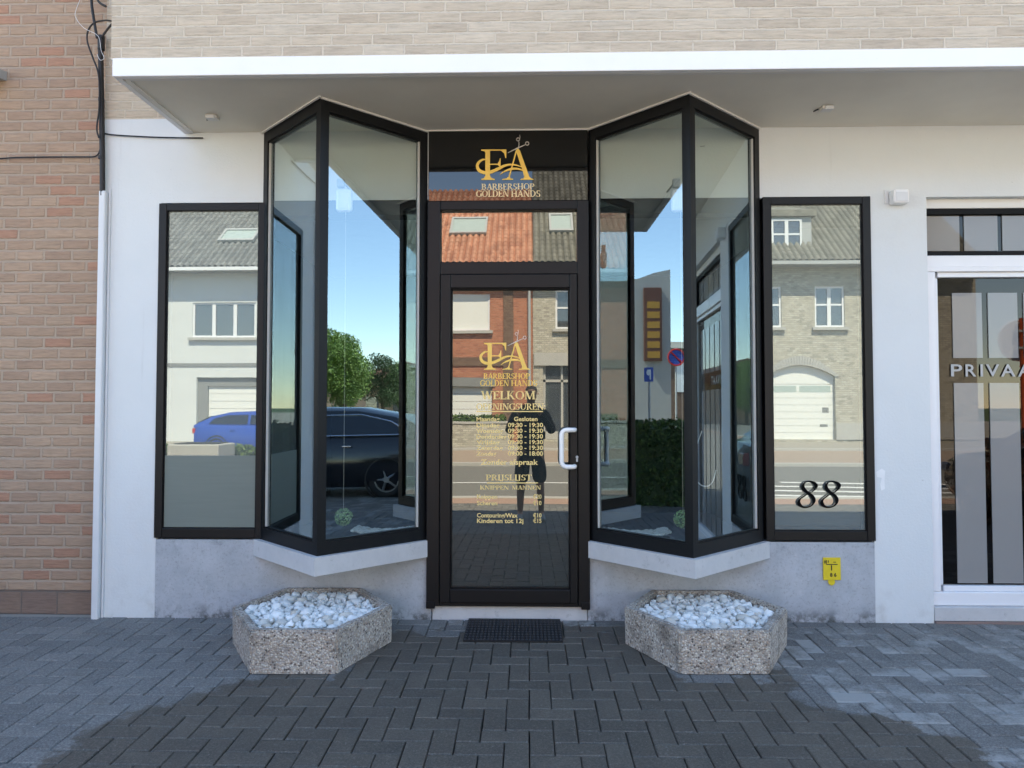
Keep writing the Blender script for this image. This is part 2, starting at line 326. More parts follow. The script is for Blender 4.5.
# ------------------------------------------------------------------ mesh builder
class MB:
    def __init__(s): s.v = []; s.f = []; s.sm = []
    def add(s, vs, fs, smooth=False):
        o = len(s.v); s.v += [tuple(v) for v in vs]; s.f += [tuple(i + o for i in f) for f in fs]; s.sm += [smooth] * len(fs); return s
    def box(s, x0, x1, y0, y1, z0, z1, b=0.0):
        if x0 > x1: x0, x1 = x1, x0
        if y0 > y1: y0, y1 = y1, y0
        if z0 > z1: z0, z1 = z1, z0
        if b <= 0:
            return s.add([(x0, y0, z0), (x1, y0, z0), (x1, y1, z0), (x0, y1, z0), (x0, y0, z1), (x1, y0, z1), (x1, y1, z1), (x0, y1, z1)],
                         [(0, 3, 2, 1), (4, 5, 6, 7), (0, 1, 5, 4), (1, 2, 6, 5), (2, 3, 7, 6), (3, 0, 4, 7)])
        bm = bmesh.new(); bmesh.ops.create_cube(bm, size=1)
        for v in bm.verts: v.co = Vector((x0 + (v.co.x + .5) * (x1 - x0), y0 + (v.co.y + .5) * (y1 - y0), z0 + (v.co.z + .5) * (z1 - z0)))
        b = min(b, (x1 - x0) * .45, (y1 - y0) * .45, (z1 - z0) * .45)
        bmesh.ops.bevel(bm, geom=bm.edges[:], offset=b, segments=2, profile=0.5, affect='EDGES')
        bm.verts.index_update(); s.add([v.co[:] for v in bm.verts], [[v.index for v in f.verts] for f in bm.faces]); bm.free(); return s
    def local(s, O, U, u0, u1, v0, v1, w0, w1):
        """box in a vertical face's own axes: U along, z up, W outwards (to the right of U seen from above)"""
        U = Vector(U).normalized(); W = Vector((U.y, -U.x, 0)); O = Vector(O); Z = Vector((0, 0, 1))
        vs = [O + U * u + W * w_ + Z * v for v in (v0, v1) for (u, w_) in ((u0, w1), (u1, w1), (u1, w0), (u0, w0))]
        return s.add(vs, [(0, 3, 2, 1), (4, 5, 6, 7), (0, 1, 5, 4), (1, 2, 6, 5), (2, 3, 7, 6), (3, 0, 4, 7)])
    def prism(s, poly, z0, z1, zf=None):
        k = len(poly); vs = [(p[0], p[1], z0) for p in poly] + [(p[0], p[1], z1) for p in poly]
        return s.add(vs, [tuple(reversed(range(k))), tuple(range(k, 2 * k))] + [(i, (i + 1) % k, (i + 1) % k + k, i + k) for i in range(k)])
    def prism_xz(s, poly, y0, y1):
        """outline in x,z (counter-clockwise seen from -y), front at y0, back at y1"""
        k = len(poly); vs = [(p[0], y0, p[1]) for p in poly] + [(p[0], y1, p[1]) for p in poly]
        return s.add(vs, [tuple(range(k)), tuple(reversed(range(k, 2 * k)))] + [((i + 1) % k, i, i + k, (i + 1) % k + k) for i in range(k)])
    def prism_yz(s, poly, x0, x1):
        k = len(poly); vs = [(x0, p[0], p[1]) for p in poly] + [(x1, p[0], p[1]) for p in poly]
        return s.add(vs, [tuple(reversed(range(k))), tuple(range(k, 2 * k))] + [(i, (i + 1) % k, (i + 1) % k + k, i + k) for i in range(k)])
    def tube(s, pts, r, seg=8, caps=True):
        pts = [Vector(p) for p in pts]; k = len(pts); rs = r if isinstance(r, (list, tuple)) else [r] * k
        vs = []; ref = None
        for i, p in enumerate(pts):
            t = (pts[min(i + 1, k - 1)] - pts[max(i - 1, 0)]).normalized()
            if ref is None: ref = t.orthogonal().normalized()
            ref = (ref - t * ref.dot(t)).normalized(); q = t.cross(ref)
            for j in range(seg):
                a = 2 * pi * j / seg; vs.append(p + (ref * cos(a) + q * sin(a)) * rs[i])
        fs = [(i * seg + j, i * seg + (j + 1) % seg, (i + 1) * seg + (j + 1) % seg, (i + 1) * seg + j) for i in range(k - 1) for j in range(seg)]
        if caps: fs += [tuple(reversed(range(seg))), tuple((k - 1) * seg + j for j in range(seg))]
        return s.add(vs, fs, True)
    def disc(s, c, axis, r, h, seg=24, r2=None):
        c = Vector(c); a = Vector(axis).normalized(); u = a.orthogonal().normalized(); q = a.cross(u); r2 = r if r2 is None else r2
        vs = [c + (u * cos(2 * pi * j / seg) + q * sin(2 * pi * j / seg)) * r for j in range(seg)]
        vs += [c + a * h + (u * cos(2 * pi * j / seg) + q * sin(2 * pi * j / seg)) * r2 for j in range(seg)]
        return s.add(vs, [tuple(reversed(range(seg))), tuple(range(seg, 2 * seg))] + [(j, (j + 1) % seg, (j + 1) % seg + seg, j + seg) for j in range(seg)])
    def ring(s, c, axis, r, t, seg=28, k=8):
        c = Vector(c); a = Vector(axis).normalized(); u = a.orthogonal().normalized(); q = a.cross(u); vs = []
        for i in range(seg):
            d = u * cos(2 * pi * i / seg) + q * sin(2 * pi * i / seg)
            for j in range(k): vs.append(c + d * (r + t * cos(2 * pi * j / k)) + a * t * sin(2 * pi * j / k))
        return s.add(vs, [(i * k + j, ((i + 1) % seg) * k + j, ((i + 1) % seg) * k + (j + 1) % k, i * k + (j + 1) % k) for i in range(seg) for j in range(k)], True)
    def build(s, name, mat, parent=None, loc=None, **props):
        me = bpy.data.meshes.new(name); off = Vector(loc) if loc is not None else (WL(parent) if parent else Vector((0, 0, 0)))
        me.from_pydata([tuple(Vector(v) - off) for v in s.v], [], s.f); me.update()
        me.polygons.foreach_set('use_smooth', s.sm)
        if any(s.sm):
            try: me.set_sharp_from_angle(angle=radians(40))
            except Exception: pass
        me.materials.append(mat)
        o = bpy.data.objects.new(name, me); COL.objects.link(o)
        if parent: o.parent = parent; o['_off'] = 1; del o['_off']
        o.location = off - (WL(parent) if parent else Vector((0, 0, 0)))
        for k_, v_ in props.items(): o[k_] = v_
        return o
def WL(o):
    v = Vector((0, 0, 0))
    while o: v = v + o.location; o = o.parent
    return v
def thing(name, label, cat, loc=(0, 0, 0), group=None):
    o = bpy.data.objects.new(name, None); COL.objects.link(o); o.location = loc; o.empty_display_size = 0.1
    o['label'] = label; o['category'] = cat
    if group: o['group'] = group
    return o
def copy_tree(o, parent=None):
    c = o.copy(); COL.objects.link(c); c.parent = parent
    for ch in list(o.children): copy_tree(ch, c)
    return c
STRUCT = dict(kind='structure')

# ------------------------------------------------------------------ ground
prof = [(0, 0), (5.5, -.165), (6.8, -.20), (7.8, -.215)]
def gz(L):
    pts = [(-30, .014), (0, .014), (7.8, -.215), (8.0, -.30), (11.5, -.22), (15.2, -.30), (15.4, -.19), (19.9, -.12), (20.0, -.05), (23.4, .10), (60, .10)]
    for (a, b), (c_, d) in zip(pts, pts[1:]):
        if a <= L <= c_: return b + (d - b) * (L - a) / (c_ - a)
    return 0
XW = 160
def strip(name, L0, L1, mat, dz=0.0, n=1, x0=-XW, x1=XW, th=0.0, **p):
    b = MB()
    for i in range(n):
        a = L0 + (L1 - L0) * i / n; c_ = L0 + (L1 - L0) * (i + 1) / n
        b.add([(x0, -a, gz(a) + dz), (x1, -a, gz(a) + dz), (x1, -c_, gz(c_) + dz), (x0, -c_, gz(c_) + dz)], [(3, 2, 1, 0)])
    return b.build(name, mat, **(p or STRUCT))
# earth sheet to the horizon
MB().add([(-900, 900, -.5), (900, 900, -.5), (900, -900, -.5), (-900, -900, -.5)], [(3, 2, 1, 0)]).build('ground', M['grass'], **STRUCT)
b = MB(); b.add([(-XW, .3, -.03), (XW, .3, -.03), (XW, -6.85, -.235), (-XW, -6.85, -.235)], [(3, 2, 1, 0)]).build('pavement_bed', M['joint'], **STRUCT)
MB().box(-14, -2.80, .0, .0935, -.06, .0, .0).build('pavement_edging', M['pave_far'], **STRUCT)
# herringbone block paving, every block its own little island with chamfers, slight tilt and offset
b = MB(); g = 0.1035; ch = 0.0045; jt = 0.0021
rng = random.Random(3)
ni0, ni1 = int(-9 / g), int(9 / g); nj1 = int(6.8 / g)
def paver(x0, x1, a0, a1):
    y1, y0 = -a0, -a1
    x0 += jt; x1 -= jt; y0 += jt; y1 -= jt
    dz = rng.uniform(-.0014, .0014); tx = rng.uniform(-.010, .010); ty = rng.uniform(-.010, .010); cx, cy = (x0 + x1) / 2, (y0 + y1) / 2
    jx = rng.uniform(-.0012, .0012); jy = rng.uniform(-.0012, .0012)
    def Z(X, Y, e): return gz(max(0, -Y)) + dz + tx * (X - cx) + ty * (Y - cy) - e
    o = [(x0, y0), (x1, y0), (x1, y1), (x0, y1)]; i_ = [(x0 + ch, y0 + ch), (x1 - ch, y0 + ch), (x1 - ch, y1 - ch), (x0 + ch, y1 - ch)]
    vs = [(X + jx, Y + jy, Z(X, Y, 0.03)) for X, Y in o] + [(X + jx, Y + jy, Z(X, Y, 0.0045)) for X, Y in o] + [(X + jx, Y + jy, Z(X, Y, 0)) for X, Y in i_]
    b.add(vs, [(8, 9, 10, 11)] + [(k, (k + 1) % 4, (k + 1) % 4 + 4, k + 4) for k in range(4)] + [(k + 4, (k + 1) % 4 + 4, (k + 1) % 4 + 8, k + 8) for k in range(4)])
for j in range(-1, nj1 + 1):
    for i in range(ni0, ni1):
        r = (i + j) % 4
        xx, aa = i * g, j * g
        if r == 0:
            if aa >= -.001: paver(xx, xx + 2 * g, aa, aa + g)
        elif r == 2:
            if aa >= -.001: paver(xx, xx + g, aa, aa + 2 * g)
            elif aa + 2 * g > 0.001: paver(xx, xx + g, 0, aa + 2 * g)
b.build('pavement', M['paver'], **STRUCT)
strip('side_pavement', 0, 6.8, M['pave_far'], n=6, x0=9.1, x1=XW)
strip('side_pavement', 0, 6.8, M['pave_far'], n=6, x0=-XW, x1=-9.1)
strip('cycle_path', 6.95, 7.8, M['cycle'], 0.0)
MB().add([(-XW, -6.8, gz(6.8) - .01), (XW, -6.8, gz(6.8) - .01), (XW, -6.95, gz(6.95) + .002), (-XW, -6.95, gz(6.95) + .002)], [(3, 2, 1, 0)]).build('kerb', M['gutterline'], **STRUCT)
MB().box(-XW, XW, -8.0, -7.8, -.42, -.195, 0.01).build('kerb', M['kerb'], **STRUCT)
strip('road', 8.0, 15.25, M['asphalt'], 0.0, n=8)
strip('gutter_strip', 14.85, 15.2, M['gutterline'], 0.004, n=2)
MB().box(-XW, XW, -15.4, -15.22, -.42, -.18, 0.01).build('kerb', M['kerb'], **STRUCT)
strip('parking_strip', 15.4, 19.85, M['parking'], 0.0)
MB().box(-XW, XW, -20.0, -19.85, -.3, -.04, 0.01).build('kerb', M['kerb'], **STRUCT)
strip('far_pavement', 20.0, 60, M['pave_far'], 0.0, n=4)
# painted line along the road and the hatched stripes near the crossing
b = MB(); b.add([(-XW, -10.5, gz(10.5) + .005), (3.5, -10.5, gz(10.5) + .005), (3.5, -10.62, gz(10.62) + .005), (-XW, -10.62, gz(10.62) + .005)], [(3, 2, 1, 0)])
b.build('road_marking', M['roadpaint'], **STRUCT)
for k in range(4):
    a = 8.35 + k * 0.62; b = MB()
    x0, x1 = 4.3 + .35 * k, 10.5
    q = [(x0, -(a + .42)), (x1, -a + .25), (x1, -a), (x0, -(a + .60))]
    b.add([(X, Y, gz(-Y) + .006) for X, Y in [q[0], q[1], q[2], q[3]]], [(3, 2, 1, 0)]); b.build('road_marking', M['roadpaint'], **STRUCT)

# ------------------------------------------------------------------ the shop building
ZS = 3.175; XL, XR = -2.803, 9.0
shop = thing('barbershop_building', 'white plastered barbershop with beige brick upper floor, two pointed bay windows and a central door', 'building', (0, 0, 0))
b = MB()
W0, W1 = 0.0, 0.18
for (x0, x1, z0, z1) in [(XL, -2.415, 0, 3.27), (-2.415, -1.735, 2.71, ZS + .05), (-1.735, -.655, 2.72, ZS + .05), (.39, 1.485, 2.72, ZS + .05), (1.485, 2.18, 2.715, ZS + .05),
                        (2.18, 2.545, 0, ZS + .05), (2.545, 4.12, 2.715, ZS + .05), (4.12, XR, 0, ZS + .05), (-2.415, -2.25, ZS + .05, 3.27)]:
    b.box(x0, x1, W0, W1, z0, z1)
b.build('plaster_wall', M['plaster'], shop)
MB().box(-2.413, -.625, -.006, .16, 0, .515).build('stone_plinth', M['plinth'], shop); MB().box(.372, 2.178, -.006, .16, 0, .515).build('stone_plinth', M['plinth'], shop)
b = MB(); b.box(-.62, .37, .0, .3, 0, .10, .006); b.build('threshold', M['ledge'], shop)
b = MB(); b.box(XL, P(111.5, 25, -.8).x, 0.002, .2, 3.27, 7.2); b.box(P(111.5, 25, -.8).x, XR, -.80, .2, 3.2655, 7.35)
b.build('brick_wall', M['beige_brick'], shop)
b = MB(); b.box(-2.262, XR + .03, -.825, -.79, 3.164, 3.264, .004); b.box(-2.262, -2.23, -.79, -.0, 3.166, 3.262)
b.build('fascia', M['fascia'], shop)
b = MB(); b.box(-2.229, XR, -.788, 0.0, ZS, ZS + .09); b.build('soffit', M['soffit'], shop)
b = MB(); b.box(-2.215, XR, -.787, -.765, ZS - .010, ZS - .001); b.box(-2.225, -2.195, -.765, -.02, ZS - .010, ZS - .001)
b.build('soffit_trim', M['soffit_trim'], shop)
# sloping roof behind the upper floor, back and side walls
b = MB(); b.prism_yz([(-.95, 7.35), (-.95, 7.5), (.2, 7.5), (9.0, 7.5), (9.0, 7.35)], XL, XR); b.build('roof', M['zinc'], shop)
b = MB(); b.box(XL, XR, 8.8, 9.0, 0, 7.2); b.box(XL + .001, XL + .2, .2, 8.8, 0, 7.2); b.box(XR - .2, XR - .001, .2, 8.8, 0, 7.2); b.build('rear_wall', M['beige_brick'], shop)

def frame_rect(x0, x1, z0, z1, wd, y0=-.012, y1=.06, wb=None, wt=None):
    b = MB(); wb = wb or wd; wt = wt or wd
    b.box(x0, x0 + wd, y0, y1, z0, z1, .004); b.box(x1 - wd, x1, y0, y1, z0, z1, .004)
    b.box(x0 + wd, x1 - wd, y0 + .001, y1, z0, z0 + wb, .004); b.box(x0 + wd, x1 - wd, y0 + .001, y1, z1 - wt, z1, .004); return b
# side windows
def side_window(x0, x1, z0, z1, lab, film=None):
    fr = frame_rect(x0, x1, z0, z1, .052, wb=.062, wt=.05).build('side_window', M['frame'], shop, label=lab)
    MB().box(x0 + .05, x1 - .05, .008, .014, z0 + .06, z1 - .048).build('glass_pane', M['mirror'], fr)
    b = MB(); e = .052
    b.box(x0 + e, x0 + e + .005, -.004, .008, z0 + .062, z1 - .05); b.box(x1 - e - .005, x1 - e, -.004, .008, z0 + .062, z1 - .05); b.box(x0 + e + .005, x1 - e - .005, -.004, .008, z0 + .062, z0 + .067)
    b.build('gasket', M['frame_matt'], fr)
    return fr
wl = side_window(-2.425, -1.713, .525, 2.705, 'left side window with a matt frosted lower part')
MB().box(-2.367, -1.771, .003, .0075, .593, 1.055).build('frosted_film', M['film'], wl)
wr = side_window(1.502, 2.187, .525, 2.72, 'right side window carrying the house number 88')
# grey blind board behind the mirrored panes
for x0, x1, pz in ((-2.36, -1.79, 2.53), (1.57, 2.12, 2.55)):
    MB().box(x0 - .03, x1 + .03, .12, .125, .6, pz).build('window_blind', M['blind'], wl if x0 < 0 else wr)

# bay windows
def bay(xl, xa, xr, d, lab):
    O1, A, O2 = Vector((xl, 0, 0)), Vector((xa, -d, 0)), Vector((xr, 0, 0)); z0, z1 = .52, ZS
    b = MB(); panes = []; gs = MB()
    for Pq, Q, a0, a1 in ((O1, A, .05, .03), (A, O2, .03, .05)):
        U = (Q - Pq).normalized(); ln = (Q - Pq).length
        st, en = (.054, .027) if Pq is O1 else (.027, .054)
        b.local(Pq, U, 0, st, z0, z1, -.055, 0); b.local(Pq, U, ln - en, ln, z0, z1, -.055, 0)
        b.local(Pq, U, st, ln - en, z0, z0 + .075, -.055, 0); b.local(Pq, U, st, ln - en, z1 - .075, z1, -.055, 0)
        b.local(Pq, U, st, ln - en, z0 + .075, z0 + .085, -.045, -.014); b.local(Pq, U, st, ln - en, z1 - .085, z1 - .075, -.045, -.014)
        panes.append(MB().local(Pq, U, st - .004, ln - en + .004, z0 + .073, z1 - .073, -.030, -.024))
        if Pq is O1: gs.local(Pq, U, st, st + .009, z0 + .085, z1 - .085, -.024, -.012)
        else: gs.local(Pq, U, ln - en - .009, ln - en, z0 + .085, z1 - .085, -.024, -.012)
    bo = b.build('bay_window', M['frame'], shop, label=lab)
    for p in panes: p.build('glass_pane', M['bayglass'], bo)
    gs.build('gasket', M['gasket'], bo)
    # white sealing bead where frame meets soffit
    b = MB(); t = .012
    b.local(O1 + Vector((-.008, -.004, 0)), (A - O1), 0, (A - O1).length + .02, z1 - .014, z1 - .003, 0, t); b.local(A, (O2 - A), -.002, (O2 - A).length, z1 - .014, z1 - .003, 0, t)
    b.build('sealing_bead', M['soffit_trim'], bo)
    b = MB(); b.prism([(xl - .035, -.008), (xa - .0, -d - .045), (xr + .035, -.008), (xr + .035, .05), (xl - .035, .05)], .415, .519)
    b.build('bay_ledge', M['ledge'], shop)
    b = MB(); b.prism([(xl + .06, .05), (xa, -d + .075), (xr - .06, .05), (xr - .06, .18), (xl + .06, .18)], .50, .575)
    b.build('bay_sill', M['interior_floor'], shop)
    MB().box(xl + .01, xr - .01, .0, .12, 2.62, 2.719).build('lintel_beam', M['frame_matt'], shop)
    MB().box(xl + .01, xr - .01, .002, .015, 2.722, 3.17).build('pelmet', M['pelmet'], shop)
bay(-1.74, -1.209, -.66, .523, 'left pointed bay window in black frames'); bay(.388, .923, 1.487, .528, 'right pointed bay window in black frames')

# door with transom and sign panel
DX0, DX1 = -.655, .385
b = MB(); b.box(DX0, -.572, -.03, .06, .105, 2.703, .004); b.box(.311, DX1 - .0, -.03, .06, .105, 2.703, .004)
b.box(-.572, .311, -.028, .06, 2.225, 2.305, .004); b.box(-.572, .311, -.028, .06, 2.645, 2.703, .004)
b.box(DX0, DX0 + .055, -.036, .05, .09, .135, .003); b.box(DX1 - .055, DX1, -.036, .05, .09, .135, .003)
b.box(-.572, .311, -.028, .06, .105, .128, .003)
b.build('door_frame', M['frame'], shop)
tr = MB().box(-.578, .317, .014, .02, 2.30, 2.65).build('transom_pane', M['doorglass'], shop)
sp_ = MB().box(DX0 + .004, DX1 - .004, -.018, .05, 2.705, ZS - .012, .002).build('sign_panel', M['sign_panel'], shop, label='glossy black panel over the door with a gold emblem and lettering')
MB().box(DX0, DX1, -.02, .05, ZS - .0115, ZS - .002).build('sealing_bead', M['soffit_trim'], shop)
LX0, LX1, LZ0, LZ1 = -.568, .307, .131, 2.222
b = MB(); y0, y1 = -.045, .03
gx0, gx1 = P(451, 400, .0).x, P(569.5, 400, .0).x; gz0, gz1 = P(510, 588, 0).z, P(510, 289, 0).z
b.box(LX0, gx0, y0, y1, LZ0, LZ1, .005); b.box(gx1, LX1, y0, y1, LZ0, LZ1, .005)
b.box(gx0, gx1, y0 + .001, y1, LZ0, gz0, .005); b.box(gx0, gx1, y0 + .001, y1, gz1, LZ1, .005)
door = b.build('entrance_door', M['frame'], shop, label='black framed glass shop door with gold lettering and a white pull handle')
DG = -.002
MB().box(gx0 - .01, gx1 + .01, DG, DG + .006, gz0 - .01, gz1 + .01).build('glass_pane', M['doorglass'], door)
b = MB(); bd = .008
b.box(gx0, gx0 + bd, -.03, DG, gz0, gz1); b.box(gx1 - bd, gx1, -.03, DG, gz0, gz1); b.box(gx0 + bd, gx1 - bd, -.03, DG, gz0, gz0 + bd); b.box(gx0 + bd, gx1 - bd, -.03, DG, gz1 - bd, gz1)
b.build('glazing_bead', M['frame_matt'], door)
# pull handle
Y = -.10; a, c_ = P(575, 430, Y), P(575, 467, Y); xb = P(561.5, 430, Y).x
pts = [(a.x, y0, a.z)] + [(a.x, Y + .03, a.z)] + [(a.x - .008, Y + .006, a.z)] + [(a.x - .022, Y, a.z)]
for k in range(5):
    t = pi / 2 * k / 4; R_ = .032; pts.append((xb + R_ - R_ * sin(t), Y, a.z - R_ + R_ * cos(t)))
for k in range(5):
    t = pi / 2 * k / 4; pts.append((xb + R_ - R_ * cos(t), Y, c_.z + R_ - R_ * sin(t)))
pts += [(c_.x - .022, Y, c_.z), (c_.x - .008, Y + .006, c_.z), (c_.x, Y + .03, c_.z), (c_.x, y0, c_.z)]
MB().tube(pts, .0155, 14).build('pull_handle', M['white'], door)
k_ = P(577, 457, y0); MB().disc((k_.x, y0, k_.z), (0, -1, 0), .009, .006, 16).box(k_.x - .006, k_.x + .006, y0 - .004, y0, k_.z - .03, k_.z - .005).build('lock', M['zinc'], door)

# ------------------------------------------------------------------ lettering (own serif alphabet: thick and thin strokes with serifs)
TK, TN = .17, .075
def _line(x0, y0, x1, y1, w, horiz=False):
    dx, dy = x1 - x0, y1 - y0
    if horiz or abs(dy) < 1e-6: return [(x0, y0 - w / 2), (x1, y1 - w / 2), (x1, y1 + w / 2), (x0, y0 + w / 2)]
    return [(x0 - w / 2, y0), (x0 + w / 2, y0), (x1 + w / 2, y1), (x1 - w / 2, y1)]
def _arc(cx, cy, rx, ry, a0, a1, seg=12, tk=TK, tn=TN):
    out = []
    pr = None
    for i in range(seg + 1):
        a = radians(a0 + (a1 - a0) * i / seg); w_ = tn + (tk - tn) * abs(cos(a)) ** 1.3
        q = ((cx + (rx - w_ / 2 * 1) * cos(a) + w_ / 2 * cos(a), cy + ry * sin(a)), (cx + (rx - w_) * cos(a), cy + (ry - tn) * sin(a)))
        if pr: out.append([pr[0], q[0], q[1], pr[1]])
        pr = q
    return out
def _s(x, y, h=.15): return [_line(x - h, y + (.03 if y < .5 else -.03), x + h, y + (.03 if y < .5 else -.03), .06)]
def V(x, y0=0, y1=1, w=TK): return [_line(x, y0, x, y1, w)]
def H(y, x0, x1, w=TN): return [_line(x0, y, x1, y, w)]
def D(x0, y0, x1, y1, w): return [_line(x0, y0, x1, y1, w)]
G = {
 'A': (.82, D(.12, 0, .40, 1, TN) + D(.42, 1, .68, 0, TK) + H(.33, .22, .6) + _s(.12, 0, .13) + _s(.68, 0, .16)),
 'B': (.72, V(.16) + _arc(.3, .74, .3, .26, -90, 90) + _arc(.3, .27, .36, .27, -90, 90) + _s(.14, 0, .13) + _s(.14, 1, .13) + H(.96, .16, .31) + H(.5, .16, .31) + H(.04, .16, .31)),
 'C': (.8, _arc(.44, .5, .42, .5, 45, 315, 18) + V(.74, .72, 1, .06)),
 'D': (.85, V(.16) + _arc(.3, .5, .5, .5, -90, 90, 16) + H(.96, .16, .31) + H(.04, .16, .31) + _s(.14, 0, .13) + _s(.14, 1, .13)),
 'E': (.66, V(.16) + H(.96, .1, .58) + H(.5, .2, .45) + H(.04, .1, .6) + V(.57, .75, 1, .05) + V(.6, 0, .25, .05) + V(.44, .38, .62, .05) + _s(.14, 0, .13) + _s(.14, 1, .13)),
 'G': (.85, _arc(.44, .5, .42, .5, 45, 315, 18) + V(.74, .72, 1, .06) + V(.74, .08, .42) + _s(.74, .45, .14)),
 'H': (.88, V(.17) + V(.71) + H(.5, .2, .7) + _s(.17, 0) + _s(.17, 1) + _s(.71, 0) + _s(.71, 1)),
 'I': (.38, V(.19) + _s(.19, 0) + _s(.19, 1)),
 'J': (.45, V(.26, .05, 1) + _arc(.1, .08, .24, .22, 180, 360, 8) + _s(.26, 1)),
 'K': (.82, V(.17) + D(.25, .42, .62, 1, TN) + D(.38, .55, .68, 0, TK) + _s(.17, 0) + _s(.17, 1) + _s(.62, 1, .13) + _s(.7, 0, .13)),
 'L': (.64, V(.17) + H(.04, .1, .6) + V(.59, 0, .28, .05) + _s(.17, 0) + _s(.17, 1)),
 'M': (1.05, V(.14, 0, 1, TN) + D(.18, 1, .5, 0, TK) + D(.5, 0, .82, 1, TN) + V(.86) + _s(.14, 0, .12) + _s(.14, 1, .12) + _s(.86, 0) + _s(.86, 1)),
 'N': (.9, V(.15, 0, 1, TN) + D(.2, 1, .7, 0, TK) + V(.75, 0, 1, TN) + _s(.15, 0, .12) + _s(.13, 1, .12) + _s(.75, 1, .12)),
 'O': (.9, _arc(.45, .5, .42, .5, 0, 360, 24)),
 'P': (.68, V(.16) + _arc(.3, .72, .34, .28, -90, 90) + H(.96, .16, .31) + H(.47, .16, .31) + _s(.14, 0) + _s(.14, 1, .13)),
 'R': (.78, V(.16) + _arc(.3, .74, .32, .26, -90, 90) + H(.96, .16, .31) + H(.5, .16, .31) + D(.36, .5, .66, 0, TK) + _s(.14, 0) + _s(.14, 1, .13) + _s(.68, 0, .1)),
 'S': (.62, _arc(.31, .73, .25, .27, 40, 270, 12) + _arc(.31, .26, .27, .26, -140, 90, 12) + V(.53, .72, 1, .05) + V(.07, 0, .28, .05)),
 'T': (.76, V(.38) + H(.96, .04, .72) + V(.06, .75, 1, .05) + V(.70, .75, 1, .05) + _s(.38, 0)),
 'U': (.86, V(.17, .3, 1) + V(.72, .3, 1, TN) + _arc(.42, .32, .32, .32, 180, 360, 10) + _s(.17, 1) + _s(.72, 1, .12)),
 'V': (.82, D(.14, 1, .42, 0, TK) + D(.42, 0, .68, 1, TN) + _s(.14, 1) + _s(.7, 1, .12)),
 'W': (1.15, D(.14, 1, .36, 0, TK) + D(.36, 0, .58, 1, TN) + D(.58, 1, .8, 0, TK) + D(.8, 0, 1.02, 1, TN) + _s(.14, 1) + _s(1.02, 1, .12)),
 ' ': (.35, []), ':': (.2, _arc(.1, .12, .08, .08, 0, 360, 6, .08, .08) + _arc(.1, .6, .08, .08, 0, 360, 6, .08, .08)),
}
def ccw(p):
    a = sum(p[i][0] * p[(i + 1) % len(p)][1] - p[(i + 1) % len(p)][0] * p[i][1] for i in range(len(p)))
    return p if a > 0 else p[::-1]
def serif_text(b, txt, px0, px1, pyb, pyt, Y, th=.0012):
    """word between two columns of the picture, baseline and cap line given, laid on the plane y=Y"""
    tw = sum(G[c_][0] for c_ in txt); A0, A1 = P(px0, pyb, Y), P(px1, pyt, Y); sx = (A1.x - A0.x) / tw; sz = A1.z - A0.z; x = A0.x
    n_ = 0
    for c_ in txt:
        for poly in G[c_][1]:
            n_ += 1; dy = (n_ % 7) * .00006
            b.prism_xz(ccw([(x + p[0] * sx, A0.z + p[1] * sz) for p in poly]), Y - th - dy, Y)
        x += G[c_][0] * sx
def font_text(b, txt, px0, px1, pyb, pyt, Y, th=.0012, bold=.0, align_right=False, italic=0):
    cu = bpy.data.curves.new('t', 'FONT'); cu.body = txt; cu.offset = bold; cu.resolution_u = 3; cu.shear = italic
    o = bpy.data.objects.new('t', cu); COL.objects.link(o)
    me = bpy.data.meshes.new_from_object(o.evaluated_get(bpy.context.evaluated_depsgraph_get()))
    vs = [v.co.copy() for v in me.vertices]; fs = [tuple(p.vertices) for p in me.polygons]
    xs = [v.x for v in vs]; A0, A1 = P(px0, pyb, Y), P(px1, pyt, Y); caph = .70
    sz = (A1.z - A0.z) / caph; sx = (A1.x - A0.x) / (max(xs) - min(xs)); mn = min(xs)
    k = len(vs)
    allv = [(A0.x + (v.x - mn) * sx, Y - th, A0.z + v.y * sz) for v in vs]
    b.add(allv, [f for f in fs])
    bpy.data.objects.remove(o); bpy.data.curves.remove(cu); bpy.data.meshes.remove(me)

def ribbon(pts, ws):
    """variable width stroke through points: list of quads"""
    out = []; k = len(pts); L_ = []; R_ = []
    for i in range(k):
        a = pts[max(0, i - 1)]; c_ = pts[min(k - 1, i + 1)]; dx, dy = c_[0] - a[0], c_[1] - a[1]; l = sqrt(dx * dx + dy * dy) or 1
        nx_, ny_ = -dy / l, dx / l; w_ = ws[i] / 2
        L_.append((pts[i][0] + nx_ * w_, pts[i][1] + ny_ * w_)); R_.append((pts[i][0] - nx_ * w_, pts[i][1] - ny_ * w_))
    for i in range(k - 1): out.append([L_[i], L_[i + 1], R_[i + 1], R_[i]])
    return out
def spline(ctrl, n_=8):
    out = []
    c_ = [ctrl[0]] + ctrl + [ctrl[-1]]
    for i in range(1, len(c_) - 2):
        p0, p1, p2, p3 = c_[i - 1], c_[i], c_[i + 1], c_[i + 2]
        for j in range(n_):
            t = j / n_
            out.append(tuple(.5 * (2 * p1[k] + (p2[k] - p0[k]) * t + (2 * p0[k] - 5 * p1[k] + 4 * p2[k] - p3[k]) * t * t + (3 * p1[k] - p0[k] - 3 * p2[k] + p3[k]) * t ** 3) for k in range(len(p1))))
    out.append(ctrl[-1]); return out
